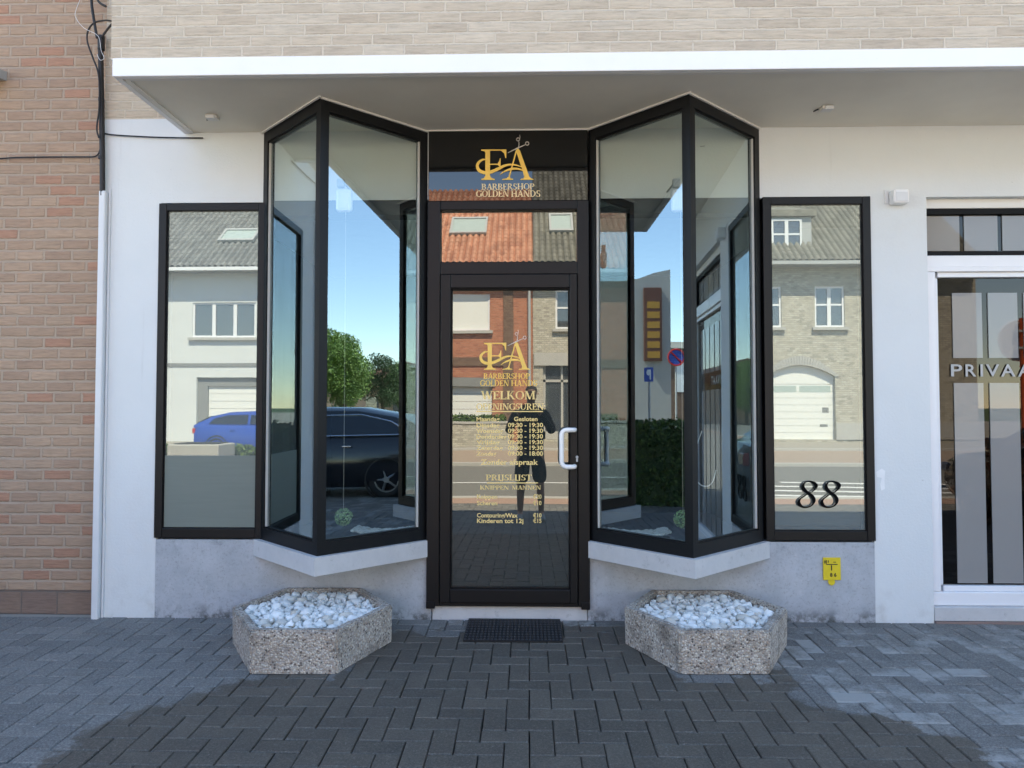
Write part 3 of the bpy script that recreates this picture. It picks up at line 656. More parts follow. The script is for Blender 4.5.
def emblem(parent, ox, oy, sc, Y):
    """gold monogram F A with swash and scissors; design units run x right, y down"""
    def T(p):
        q = P(ox + p[0] * sc, oy + p[1] * sc, Y); return (q.x, q.z)
    gold = MB(); sil = MB(); cnt = [0]
    def put(bb, polys, lift=0.0):
        for p in polys:
            cnt[0] += 1; bb.prism_xz(ccw([T(q) for q in p]), Y - .0016 - lift - (cnt[0] % 9) * .00005, Y)
    # F
    put(gold, [[(157, 212), (205, 212), (205, 470), (157, 470)], [(157, 470), (205, 470), (222, 494), (255, 503), (255, 512), (115, 512), (115, 503), (142, 494)],
               [(115, 200), (372, 200), (372, 212), (115, 212)], [(115, 212), (157, 212), (157, 235), (148, 220)], [(318, 212), (372, 212), (371, 288), (362, 286), (350, 240)],
               [(205, 346), (300, 346), (300, 357), (205, 357)], [(282, 346), (300, 315), (306, 290), (313, 292), (313, 392), (306, 390), (298, 370), (282, 357)]])
    # A
    put(gold, [[(468, 215), (482, 215), (408, 480), (394, 480)], [(394, 480), (408, 480), (418, 497), (442, 503), (442, 511), (330, 511), (330, 503), (372, 497)],
               [(470, 212), (490, 185), (512, 212)], [(470, 212), (512, 212), (606, 475), (556, 475)], [(556, 475), (606, 475), (622, 495), (650, 503), (650, 511), (518, 511), (518, 503), (548, 497)]], .0004)
    # swash
    cp = [(160, 303, 10), (125, 306, 18), (88, 335, 26), (76, 372, 30), (95, 415, 34), (150, 438, 34), (215, 430, 32), (290, 398, 30), (350, 368, 24), (410, 355, 18), (470, 360, 14), (528, 380, 8), (548, 392, 4)]
    s_ = spline(cp, 5); put(gold, ribbon([(a[0], a[1]) for a in s_], [a[2] for a in s_]), .0008)
    cp = [(308, 458, 3), (345, 430, 12), (395, 408, 20), (445, 397, 22), (500, 400, 18), (545, 418, 8), (560, 428, 3)]
    s_ = spline(cp, 5); put(gold, ribbon([(a[0], a[1]) for a in s_], [a[2] for a in s_]), .0010)
    # scissors
    put(sil, ribbon([(388, 234), (480, 190), (565, 152)], [4, 12, 6]), .0012)
    put(sil, ribbon([(497, 185), (502, 150), (500, 118)], [8, 7, 6]), .0013)
    put(sil, ribbon([(510, 90), (512, 70), (508, 50)], [5, 5, 3]), .0013)
    for cx, cy, r in ((585, 140, 21), (492, 97, 19)):
        ring = [(cx + r * cos(i * pi / 8), cy + r * sin(i * pi / 8)) for i in range(17)]
        put(sil, [[ring[i], ring[i + 1], (cx + (ring[i + 1][0] - cx) * .68, cy + (ring[i + 1][1] - cy) * .68), (cx + (ring[i][0] - cx) * .68, cy + (ring[i][1] - cy) * .68)] for i in range(16)], .0014)
    gold.build('monogram', M['gold'], parent); sil.build('scissors_emblem', M['silver'], parent)
SY = -.0195
emblem(sp_, 470, 130, 1 / 10.24, SY)
b = MB(); serif_text(b, 'BARBERSHOP', 481.5, 534.5, 189.9, 183.4, SY); serif_text(b, 'GOLDEN', 476, 509, 197, 190.3, SY); serif_text(b, 'HANDS', 511, 540.5, 197, 190.3, SY); b.build('lettering', M['cream'], sp_)
DY = DG - .0012
emblem(door, 474.2, 325.6, 1 / 11.6, DY)
b = MB(); serif_text(b, 'BARBERSHOP', 483.5, 530, 379, 373.2, DY); serif_text(b, 'GOLDEN', 480, 509, 386, 380.2, DY); serif_text(b, 'HANDS', 511, 537.5, 386, 380.2, DY); b.build('shop_name_lettering', M['gold'], door)
b = MB(); serif_text(b, 'WELKOM', 481, 535.5, 399.3, 391.0, DY); b.build('welcome_lettering', M['cream_gold'], door)
b = MB(); serif_text(b, 'OPENINGSUREN:', 476, 545.5, 409.8, 403.4, DY); b.prism_xz([(P(476.5, 412, DY).x, P(477, 412, DY).z), (P(543, 412, DY).x, P(543, 412, DY).z), (P(543, 411, DY).x, P(543, 411, DY).z), (P(476.5, 411, DY).x, P(477, 411, DY).z)], DY - .001, DY)
rows = [('Maandag', 'Gesloten', 421), ('Dinsdag', '09:30 - 19:30', 427.1), ('Woensdag', '09:30 - 19:30', 432.8), ('Donderdag', '09:30 - 19:30', 438.4), ('Vrijdag', '09:30 - 19:30', 444.1), ('Zaterdag', '09:30 - 19:30', 449.8), ('Zondag', '09:00 - 18:00', 455.5)]
for dname, hrs, yb in rows:
    font_text(b, dname, 476.5, 476.5 + 3.3 * len(dname), yb, yb - 3.9, DY, bold=.02)
    if hrs[0] == 'G': font_text(b, hrs, 514, 537.5, yb, yb - 4.2, DY, bold=.02)
    else: font_text(b, hrs, 508, 543, yb, yb - 4.2, DY, bold=.02)
font_text(b, 'Zonder afspraak', 481, 538, 464.6, 459.5, DY, bold=.02)
b.build('opening_hours_lettering', M['cream_gold'], door)
b = MB(); serif_text(b, 'PRIJSLIJST', 486, 532, 480.3, 474.6, DY); b.prism_xz([(P(487, 483.4, DY).x, P(487, 483.4, DY).z), (P(538, 483.4, DY).x, P(538, 483.4, DY).z), (P(538, 482.4, DY).x, P(538, 482.4, DY).z), (P(487, 482.4, DY).x, P(487, 482.4, DY).z)], DY - .001, DY)
serif_text(b, 'KNIPPEN', 480, 509, 489.5, 485.6, DY); serif_text(b, 'MANNEN', 512, 541, 489.5, 485.6, DY)
for t, pr, yb in [('Knippen', '€20', 498.6), ('Scheren', '€10', 505), ('Contouring/Wax', '€10', 517.3), ('Kinderen tot 12j', '€15', 522.8)]:
    font_text(b, t, 477, 477 + 2.9 * len(t), yb, yb - 4.1, DY, bold=.02); font_text(b, pr, 533, 541.5, yb, yb - 4.1, DY, bold=.02)
b.build('price_list_lettering', M['cream_gold'], door)

# house number 88: two italic old-style eights standing a little off the glass
def eight(ox, oy, s_, Y):
    """one continuous figure drawn with a broad pen; units: zoomed photo pixels"""
    cps = [(350, 148), (400, 150), (448, 178), (458, 220), (425, 262), (375, 292), (310, 330), (255, 372), (238, 415), (262, 458), (320, 478), (385, 462), (425, 420), (428, 370), (395, 322), (345, 285), (300, 240), (292, 195), (315, 160), (350, 148)]
    pts = spline([(float(a), float(c_)) for a, c_ in cps], 6); k = len(pts); ws = []
    pen = radians(-52)
    for i in range(k):
        a = pts[(i - 1) % (k - 1)]; c_ = pts[(i + 1) % (k - 1)]; t = atan2(c_[1] - a[1], c_[0] - a[0]); ws.append(11 + 30 * abs(sin(t - radians(-25))) ** 2.2)
    q = ribbon(pts, ws); b = MB()
    def T(p):
        r = P(ox + p[0] * s_, oy + p[1] * s_, Y); return (r.x, r.z)
    for n_, p in enumerate(q): b.prism_xz(ccw([T(v) for v in p]), Y - .008 - (n_ % 5) * .0001, Y)
    return b
for i, dx in enumerate((0, 23.0)):
    b = eight(780 + dx, 470, 1 / 12.8, -.004); b.box(P(807 + dx, 0, .0).x - .004, P(807 + dx, 0, .0).x + .004, -.006, .008, P(0, 486, .015).z, P(0, 486, .015).z + .006)
    b.build('house_number', M['number'], shop, label='black italic figure 8, %s of the pair on the right side window' % ('first' if i == 0 else 'second'))

# private entrance on the right
EX0, EX1 = 2.548, 4.11; EZT = 2.715
b = MB(); b.box(EX0, EX1, .05, .12, 2.655, 2.715, .003); b.build('shutter_slot', M['soffit_trim'], shop)
f = MB(); f.box(EX0, EX0 + .02, .06, .13, 2.345, 2.655); f.box(EX1 - .02, EX1, .06, .13, 2.345, 2.655); f.box(EX0 + .02, EX1 - .02, .06, .13, 2.345, 2.375); f.box(EX0 + .02, EX1 - .02, .06, .13, 2.62, 2.655)
tw_ = f.build('upper_window', M['frame_matt'], shop, label='low wide brown window above the private entrance')
MB().box(EX0 + .018, EX1 - .018, .095, .10, 2.373, 2.623).build('glass_pane', M['brownglass'], tw_)
b = MB()
x_ = EX0 + .04
while x_ < EX1 - .2: b.box(x_, x_ + .215, .088, .093, 2.385, 2.615); x_ += .245
b.build('frosted_strip', M['frost'], tw_)
b = MB(); b.box(EX0, EX1, .035, .11, 2.27, 2.345, .006); b.box(EX0, EX1, .025, .05, 2.238, 2.272, .005)
b.box(EX0, EX0 + .062, .025, .10, .20, 2.238, .008); b.box(EX0 + .062, EX0 + .085, .045, .10, .24, 2.20, .006); b.box(EX1 - .085, EX1, .025, .10, .20, 2.238, .008)
b.box(EX0, EX1, .024, .10, .115, .20, .006); b.box(EX0 + .085, EX1 - .085, .045, .10, .20, .235, .005); b.box(EX0 + .085, EX1 - .085, .045, .1, 2.205, 2.238, .004)
ent = b.build('private_entrance', M['pvc'], shop, label='white framed private entrance with frosted glass strips')
MB().box(EX0 + .08, EX1 - .08, .075, .081, .23, 2.21).build('glass_pane', M['brownglass'], ent)
b = MB(); x_ = P(946, 0, .07).x; wd = P(975, 0, .07).x - x_; st = P(981, 0, .07).x - x_
zt0, zt1 = P(960, 358, .07).z, P(960, 293, .07).z; zb0, zb1 = P(960, 583, .07).z, P(960, 383, .07).z
while x_ + wd < EX1 - .08: b.box(x_, x_ + wd, .068, .073, zt0, zt1); b.box(x_, x_ + wd, .068, .073, zb0, zb1); x_ += st
b.build('frosted_strip', M['frost'], ent)
b = MB()
for chh, a, c_ in (('P', 951, 962), ('R', 965.5, 976), ('I', 980.5, 982.7), ('V', 986, 999), ('A', 1001, 1015), ('A', 1018, 1032), ('T', 1034, 1046)): font_text(b, chh, a, c_, 376.3, 364.2, .067, bold=.012)
b.build('lettering', M['pale_vinyl'], ent)
b = MB(); b.box(EX0 - .002, EX1, -.01, .12, 0.028, .114, .004); b.build('entrance_step', M['ledge'], shop)
b = MB(); b.box(EX0 - .002, EX1, -.02, .10, 0.0, .026, .002); b.build('step_base', simple('red_brown_stone', (0.24, 0.17, 0.15), 0.8), shop)

# shop interior seen dimly through the glass
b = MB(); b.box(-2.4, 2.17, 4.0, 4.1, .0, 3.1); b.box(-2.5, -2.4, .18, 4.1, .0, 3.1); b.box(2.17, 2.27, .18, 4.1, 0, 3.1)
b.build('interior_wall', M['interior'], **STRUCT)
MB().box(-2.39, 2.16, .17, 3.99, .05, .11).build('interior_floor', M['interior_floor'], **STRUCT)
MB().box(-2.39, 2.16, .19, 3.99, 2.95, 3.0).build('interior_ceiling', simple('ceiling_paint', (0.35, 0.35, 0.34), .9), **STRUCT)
MB().box(2.5, 4.2, 1.1, 1.2, 0, 3).build('interior_wall', simple('hall_wall', (0.12, 0.10, 0.09), .9), **STRUCT)

# ------------------------------------------------------------------ left neighbour
nb = thing('brick_house', 'neighbouring house of tan and orange bricks at the left edge', 'house', (-6, 0, 0))
def wall_holes(b, x0, x1, z0, z1, y0, y1, holes):
    xs = sorted({x0, x1, *[h[0] for h in holes], *[h[1] for h in holes]}); zs = sorted({z0, z1, *[h[2] for h in holes], *[h[3] for h in holes]})
    for i in range(len(xs) - 1):
        if xs[i] < x0 or xs[i + 1] > x1: continue
        run = None
        for j in range(len(zs) - 1):
            cx, cz = (xs[i] + xs[i + 1]) / 2, (zs[j] + zs[j + 1]) / 2
            solid = not any(h[0] < cx < h[1] and h[2] < cz < h[3] for h in holes)
            if solid: run = (run[0], zs[j + 1]) if run else (zs[j], zs[j + 1])
            if (not solid or j == len(zs) - 2) and run: b.box(xs[i], xs[i + 1], y0, y1, *run); run = None
    return b
b = MB(); wall_holes(b, -14, XL - .002, .16, 6.6, .10, 8.8, [(-5.1, -3.62, 3.62, 5.0)]); b.build('wall', M['tan_brick'], nb)
MB().box(-14, XL - .002, .094, 8.8, -.03, .158).build('plinth', M['plinth_brick'], nb)
b = MB(); b.add([(-5.15, -.06, 3.56), (-3.545, -.06, 3.56), (-3.545, .10, 3.585), (-5.15, .10, 3.585), (-5.15, -.06, 3.62), (-3.545, -.06, 3.62), (-3.545, .12, 3.65), (-5.15, .12, 3.65)], [(0, 3, 2, 1), (4, 5, 6, 7), (0, 1, 5, 4), (1, 2, 6, 5), (2, 3, 7, 6), (3, 0, 4, 7)])
b.build('window_sill', M['zinc'], nb)
fw = frame_rect(-5.1, -3.62, 3.65, 5.0, .07, .16, .22).build('window', M['pvc'], nb)
MB().box(-5.05, -3.67, .18, .19, 3.7, 4.95).build('pane', M['window_dark'], fw)
b = MB(); b.prism_yz([(-.15, 6.6), (-.15, 6.75), (4.5, 10.2), (9.1, 6.75), (9.1, 6.6)], -14, XL - .002); b.build('roof', M['tile_slate'], nb)

# service pipe and cables on the joint between the two houses
def pz(px, py, Y): return tuple(P(px, py, Y))
p0, p1 = P(98.5, 619, -.03), P(103, 191, -.03)
b = MB(); b.box(p1.x - .020, p1.x + .024, -.046, -.002, .002, p1.z, .008); pp = b.build('service_pipe', M['grey_pipe'])
pp['label'] = 'slim white cable duct running down the joint between the two houses'; pp['category'] = 'pipe'
b = MB(); b.box(p1.x + .028, p1.x + .040, -.012, .0, .002, p1.z + .02); o = b.build('duct_rail', M['grey_pipe'], pp)
def cable(pts, r, lab, Y=-.05, wob=0):
    c_ = spline([tuple(P(a, b_, Y)) for a, b_ in pts], 6); o = MB().tube(c_, r, 7).build('cable', M['cable']); o['label'] = lab; o['category'] = 'cable'; o['group'] = 'cables on the joint of the houses'; return o
o = MB().tube(spline([tuple(P(a, b_, -.03)) for a, b_ in ((102.5, 196), (102.3, 150), (101.5, 100), (101, 70), (100.5, 38))], 6), [.017] * 25, 10).build('cable', M['cable'])
for k in ((99.8, 36, 48), (100.8, 60, 64), (101.6, 110, 113), (102, 155, 158)): pass
o['label'] = 'thick black taped cable bundle above the white duct'; o['category'] = 'cable'; o['group'] = 'cables on the joint of the houses'
for y0_, y1_, r_ in ((36, 50, .022), (98, 101, .019), (156, 159, .019)): MB().tube([P(101.3, y0_, -.032), P(101.3, y1_, -.032)], r_, 10).build('tape_wrap', M['cable'], o)
cable([(91, -30), (91.5, 0), (93, 14), (97, 38)], .009, 'thick black cable coming down from above into the bundle')
cable([(112, 21), (104, 20.5), (94, 23), (88, 31), (87.5, 42), (93, 58), (98, 72), (99.5, 88), (99, 110), (96.8, 128), (99, 138)], .0055, 'black cable looping left beside the bundle', -.055)
cable([(112, 24), (107, 30), (102, 37)], .007, 'short black cable running up right from the bundle')
cable([(94, -8), (99, 2), (106, 6.5)], .008, 'short black cable end above the loop')
cable([(-20, 158.5), (0, 158.5), (15, 157.5), (45, 157), (80, 156.8), (96, 156), (100.5, 148)], .0048, 'thin black cable crossing the orange bricks to the left', .085)
cable([(102, 133), (115, 135), (150, 137), (180, 137.8), (203, 138)], .0048, 'thin black cable on the white plaster under the canopy', -.012)
o = MB().tube(spline([tuple(P(a, b_, -.06)) for a, b_ in ((84, -10), (76, 10), (76, 18), (84, 28), (98, 36), (101, 50), (104, 58), (100, 60), (97, 54))], 6), .0015, 6).build('cable', M['pvc'])
o['label'] = 'thin white wire curling around the cable bundle'; o['category'] = 'cable'; o['group'] = 'cables on the joint of the houses'

# ------------------------------------------------------------------ small things on the wall
t = thing('hydrant_sign', 'small yellow utility marker plate on the grey stone plinth', 'sign', P(831.5, 568, -.01))
a, c_ = P(823.2, 580, -.012), P(840.5, 557.5, -.012)
b = MB(); b.box(a.x, c_.x, -.016, -.008, a.z, c_.z, .003)
yel = simple('yellow_plate', (0.72, 0.55, 0.02), 0.45, var=0.15, scale=30)
pl = b.build('plate', yel, t)
q = P(831.5, 582.5, -.01); b = MB(); b.disc((q.x, -.008, q.z + .004), (0, -1, 0), .022, .005, 8); b.build('tab', yel, t)
b = MB(); Y = -.0165
def pxbox(b, x0, y0, x1, y1, Y, th=.001):
    A, B = P(x0, y1, Y), P(x1, y0, Y); b.box(A.x, B.x, Y - th, Y, A.z, B.z)
pxbox(b, 826.3, 564.0, 837.5, 564.8, Y); pxbox(b, 831, 565.2, 832, 570.5, Y); pxbox(b, 826.2, 560, 826.7, 564, Y)
font_text(b, 'H', 824.2, 825.9, 563.5, 560.2, Y, bold=.03); font_text(b, '1', 827.8, 828.6, 562.6, 560.3, Y); font_text(b, '-', 833.2, 836, 562.9, 560.4, Y, bold=.04)
font_text(b, '8', 830, 832.4, 576.6, 573.0, Y, bold=.03); font_text(b, '6', 834, 836.4, 576.6, 573.0, Y, bold=.03)
b.build('marking', M['black'], t)
a, c_ = P(892.5, 203.5, -.05), P(908, 189.5, -.05)
o = MB().box(a.x, c_.x, -.07, .0, a.z, c_.z, .012).build('sensor_box', M['white']); o['label'] = 'small square white box mounted high on the plaster right of the number 88 window'; o['category'] = 'sensor box'
MB().box(a.x + .012, c_.x - .012, -.073, -.068, a.z + .01, c_.z - .02, .002).build('cover', M['grey_pipe'], o)
o = MB().box(P(884, 190, 0).x, P(888, 190, 0).x, -.006, 0, P(884, 204, 0).z, P(884, 190, 0).z, .002).build('back_plate', M['grey_pipe'], o)
def soffit_lamp(px, py, lab):
    zz = ZS; d = _fw * FPX + _rt * (px - 512) - _up * (py - 384); q = CAM + d * ((zz - CAM.z) / d.z)
    t = thing('soffit_light', lab, 'light', (q.x, q.y, zz), 'small lights under the canopy')
    MB().box(q.x - .038, q.x + .032, q.y - .03, q.y + .03, zz - .022, zz - .001, .005).build('housing', M['soffit_trim'], t)
    MB().box(q.x - .025, q.x + .025, q.y - .045, q.y - .028, zz - .030, zz - .008, .003).build('lens', M['grey_pipe'], t)
    MB().tube([(q.x - .045, q.y + .02, zz - .005), (q.x - .06, q.y + .05, zz - .006)], .004, 6).build('wire', M['cable'], t)
soffit_lamp(213, 116, 'small cream light fitting under the canopy left of the left bay'); soffit_lamp(827, 107, 'small cream light fitting under the canopy right of the right bay')
# patch of torn sticker on the plaster
b = MB(); rr = random.Random(5); pts = [(876, 472), (882, 468.5), (885, 471), (884.4, 480), (884.8, 489), (881, 490.5), (880.2, 484), (881.6, 478), (877, 477)]
b.prism_xz(ccw([(P(x_, y_, 0).x, P(x_, y_, 0).z) for x_, y_ in pts]), -.0012, 0); o = b.build('torn_sticker', simple('paper_white', (0.82, 0.84, 0.85), .7)); o['label'] = 'torn white sticker remnant on the plaster beside the number 88 window'; o['category'] = 'sticker'

# doormat: ribbed rubber
t = thing('doormat', 'black ribbed rubber doormat before the shop door', 'doormat', (-.08, -.22, 0))
def onground(px, py):
    d = _fw * FPX + _rt * (px - 512) - _up * (py - 384); q = CAM + d * (-CAM.z / d.z)
    for _ in range(4): q = CAM + d * ((gz(-q.y) - CAM.z) / d.z)
    return q
m0, m1, m2, m3 = onground(463, 642.5), onground(563, 642.5), onground(561, 617.5), onground(469, 617.5)
mx0, mx1, my0, my1 = m0.x, m1.x, m0.y, -.012
b = MB()
def zq(Y): return gz(-Y) + .004
b.add([(mx0, my0, zq(my0)), (mx1, my0, zq(my0)), (mx1, my1, zq(my1)), (mx0, my1, zq(my1)), (mx0, my0, zq(my0) + .008), (mx1, my0, zq(my0) + .008), (mx1, my1, zq(my1) + .008), (mx0, my1, zq(my1) + .008)], [(0, 3, 2, 1), (4, 5, 6, 7), (0, 1, 5, 4), (1, 2, 6, 5), (2, 3, 7, 6), (3, 0, 4, 7)])
b.build('base', M['mat'], t)
b = MB(); nx_, ny_ = 26, 9
for i in range(nx_):
    for j in range(ny_):
        cx = mx0 + (i + .5) * (mx1 - mx0) / nx_; cy = my0 + (j + .5) * (my1 - my0) / ny_; h_ = zq(cy) + .008
        b.add([(cx - .008, cy - .009, h_), (cx + .008, cy - .009, h_), (cx + .008, cy + .009, h_), (cx - .008, cy + .009, h_), (cx, cy, h_ + .006)], [(0, 1, 4), (1, 2, 4), (2, 3, 4), (3, 0, 4)])
b.build('studs', simple('mat_stud', (0.030, 0.030, 0.033), .6), t)

# ------------------------------------------------------------------ planters
def planter(top, lab, plab, seed):
    ZT = .215
    pts = []
    for px, py in top:
        d = _fw * FPX + _rt * (px - 512) - _up * (py - 384); q = CAM + d * ((ZT - CAM.z) / d.z); pts.append((q.x, min(q.y, -.009)))
    pts = ccw(pts); cx = sum(p[0] for p in pts) / 6; cy = sum(p[1] for p in pts) / 6
    k = len(pts)
    def inset(d):
        out = []
        for i in range(k):
            p0, p1, p2 = Vector(pts[i - 1]), Vector(pts[i]), Vector(pts[(i + 1) % k])
            e1, e2 = (p1 - p0).normalized(), (p2 - p1).normalized(); n1, n2 = Vector((-e1.y, e1.x)), Vector((-e2.y, e2.x))
            bi = (n1 + n2).normalized(); out.append(tuple(p1 + bi * d / max(.3, bi.dot(n1))))
        return out
    I = inset(.052); I2 = inset(.060); Bt = inset(.006)
    bm = bmesh.new()
    def ring(ps, z): return [bm.verts.new((p[0], p[1], z(p) if callable(z) else z)) for p in ps]
    gl = lambda p: gz(-p[1]) + .003
    r = [ring(Bt, gl), ring(pts, ZT), ring(I, ZT), ring(I2, ZT - .12)]
    for a_, b_ in zip(r, r[1:]):
        for i in range(k): bm.faces.new((a_[i], a_[(i + 1) % k], b_[(i + 1) % k], b_[i]))
    bm.faces.new(list(reversed(r[0]))); bm.faces.new(r[-1])
    bmesh.ops.bevel(bm, geom=[e for e in bm.edges if all(v.co.z > ZT - .01 for v in e.verts) or (abs(e.verts[0].co.z - e.verts[1].co.z) > .1)], offset=.009, segments=2, affect='EDGES')
    bmesh.ops.triangulate(bm, faces=[f for f in bm.faces if len(f.verts) > 4])
    bmesh.ops.subdivide_edges(bm, edges=[e for e in bm.edges if e.calc_length() > .05], cuts=9, use_grid_fill=True)
    import mathutils.noise as mn
    bm.normal_update()
    for v in bm.verts:
        v.co += v.normal * (mn.noise(v.co * 9) * .004 + mn.noise(v.co * 45) * .0018)
    me = bpy.data.meshes.new('planter'); bm.to_mesh(me); bm.free(); me.materials.append(M['aggregate'])
    base = Vector((cx, cy, gz(-cy))); me.transform(Matrix.Translation(-base))
    o = bpy.data.objects.new('planter', me); COL.objects.link(o); o.location = base; o['label'] = lab; o['category'] = 'planter'; o['group'] = 'exposed aggregate planters before the shop'
    # feet
    for s_ in (-.2, .2): MB().box(cx + s_ - .04, cx + s_ + .04, cy - .12, cy + .12, gz(-cy) - .01, gz(-cy) + .025).build('foot', M['ledge'], o)
    # pebbles
    rr = random.Random(seed); b = MB()
    def inside(x, y, m=.0):
        for i in range(k):
            a_, c2 = I[i], I[(i + 1) % k]; e = Vector((c2[0] - a_[0], c2[1] - a_[1])); l = e.length
            if (e.x * (y - a_[1]) - e.y * (x - a_[0])) / l < m: return False
        return True
    minx, maxx = min(p[0] for p in I), max(p[0] for p in I); miny, maxy = min(p[1] for p in I), max(p[1] for p in I)
    ico = bmesh.new(); bmesh.ops.create_icosphere(ico, subdivisions=2, radius=1); iv = [v.co.copy() for v in ico.verts]; fi = [[v.index for v in f.verts] for f in ico.faces]; ico.free()
    placed = []
    for lay, (zb, n_) in enumerate(((ZT - .068, 300), (ZT - .050, 500), (ZT - .030, 700))):
        tries = 0
        lp = []
        while tries < n_ * 5 and len(lp) < n_:
            tries += 1
            x_, y_ = rr.uniform(minx, maxx), rr.uniform(miny, maxy); s_ = rr.choice((.013, .017, .021, .024, .028, .034)) * rr.uniform(.85, 1.15)
            if not inside(x_, y_, s_ * .75): continue
            if any((x_ - q[0]) ** 2 + (y_ - q[1]) ** 2 < ((s_ + q[2]) * .92) ** 2 for q in lp): continue
            edge = min(1, max(0, min(abs(x_ - minx), abs(maxx - x_)) / .2)); lp.append((x_, y_, s_))
            R_ = Matrix.Rotation(rr.uniform(0, 6.28), 3, 'Z') @ Matrix.Rotation(rr.uniform(-.5, .5), 3, 'X')
            ax = Vector((s_ * rr.uniform(1.0, 1.35), s_ * rr.uniform(.8, 1.05), s_ * rr.uniform(.6, .8)))
            ph = Vector((rr.uniform(0, 99), rr.uniform(0, 99), rr.uniform(0, 99)))
            dome = .004 * sin(pi * (x_ - minx) / (maxx - minx))
            b.add([Vector((x_, y_, zb + dome + rr.uniform(-.004, .006))) + R_ @ Vector((v.x * ax.x, v.y * ax.y, v.z * ax.z)) * (1 + .22 * mn.noise(v * 1.4 + ph)) for v in iv], fi, True)
    o2 = b.build('white_pebbles', M['pebble'], None, loc=(cx, cy, ZT), kind='stuff'); o2['label'] = plab; o2['category'] = 'pebbles'
planter([(231.7, 606), (249.8, 630.5), (337.2, 630.5), (393, 605), (364.5, 586), (288, 586)], 'hexagonal exposed aggregate planter under the left bay window', 'white marble pebbles filling the planter under the left bay', 11)
planter([(623.4, 606.5), (680, 631), (770, 631), (787.5, 608), (727, 586), (649, 586)], 'hexagonal exposed aggregate planter under the right bay window', 'white marble pebbles filling the planter under the right bay', 12)

# ------------------------------------------------------------------ things inside the bays
def topiary(px, py, Yd, lab):
    c_ = P(px, py, Yd); r = .052; rr = random.Random(int(px))
    t = thing('topiary_ball', lab, 'decoration', (c_.x, c_.y, c_.z), 'leafy balls hanging in the bay windows')
    b = MB()
    for i in range(420):
        u = Vector((rr.gauss(0, 1), rr.gauss(0, 1), rr.gauss(0, 1))).normalized(); q = c_ + u * r * rr.uniform(.75, 1.08)
        a = (u + Vector((rr.uniform(-.8, .8), rr.uniform(-.8, .8), rr.uniform(-.8, .8)))).normalized(); s_ = a.orthogonal().normalized(); w_ = a.cross(s_)
        b.add([q - s_ * .008, q + w_ * .005 + a * .002, q + s_ * .008, q - w_ * .005 + a * .002], [(0, 1, 2, 3)])
    b.build('foliage', M['box'], t)
    MB().disc(c_ - Vector((0, 0, .035)), (0, 0, 1), .03, .07, 12).build('core', M['leaf2'], t)
    MB().tube([c_ + Vector((0, 0, .04)), Vector((c_.x, c_.y, 2.7))], .0012, 5).build('thread', M['silver'], t)
topiary(343.5, 517, -.16, 'small leafy green ball hanging low in the left bay window'); topiary(683, 519, -.20, 'small leafy green ball hanging low in the right bay window')
def shelf_pebbles(x0, x1, ya, yb, lab, seed):
    rr = random.Random(seed); b = MB(); ico = bmesh.new(); bmesh.ops.create_icosphere(ico, subdivisions=1, radius=1); iv = [v.co.copy() for v in ico.verts]; fi = [[v.index for v in f.verts] for f in ico.faces]; ico.free()
    for i in range(480):
        t_ = rr.random(); x_ = x0 + (x1 - x0) * t_; y_ = rr.uniform(ya, yb) + (-.12 * sin(pi * t_)); s_ = rr.uniform(.008, .019)
        xa_, d_, hf_ = (-1.209, .523, .549) if x0 < 0 else (.923, .528, .549)
        if y_ < -d_ * (1 - abs(x_ - xa_) / hf_) + .13: continue
        b.add([Vector((x_ + v.x * s_ * 1.3, y_ + v.y * s_, .585 + rr.uniform(0, .0) + v.z * s_ * .7)) for v in iv], fi, True)
    o = b.build('pebble_strip', M['pebble'], None, loc=((x0 + x1) / 2, (ya + yb) / 2, .575), kind='stuff'); o['label'] = lab; o['category'] = 'pebbles'
shelf_pebbles(-1.12, -.74, -.06, .10, 'strip of pale pebbles lying inside the left bay window', 1); shelf_pebbles(.48, .88, -.08, .08, 'strip of pale pebbles lying inside the right bay window', 2)
def bay_box(px, Yd, lab):
    a_, c_ = P(px - 8, 211, Yd), P(px + 8.5, 188, Yd); t = thing('wall_speaker', lab, 'speaker', ((a_.x + c_.x) / 2, Yd, a_.z))
    MB().box(a_.x, c_.x, Yd, Yd + .05, a_.z, c_.z, .02).build('housing', M['white'], t)
    q = P(px - 3, 183, Yd); MB().box(q.x - .022, q.x + .022, Yd + .005, Yd + .04, q.z - .022, q.z + .03, .004).build('bracket', M['zinc'], t)
    MB().tube([(q.x, Yd + .03, q.z + .02), (q.x, .0, q.z + .04)], .006, 8).build('arm', M['zinc'], t)
bay_box(343, -.27, 'small white rounded box on a bracket high inside the left bay window'); bay_box(680, -.30, 'small white rounded box on a bracket high inside the right bay window')
cp = [(702, 431), (697, 445), (694, 462), (695, 477), (701, 485), (708, 486), (713, 481), (716, 470)]
o = MB().tube(spline([tuple(P(a, b_, .04)) for a, b_ in cp], 6), .003, 6).build('cord', M['pvc']); o['label'] = 'thin white cord hanging in a loop inside the right bay window'; o['category'] = 'cord'

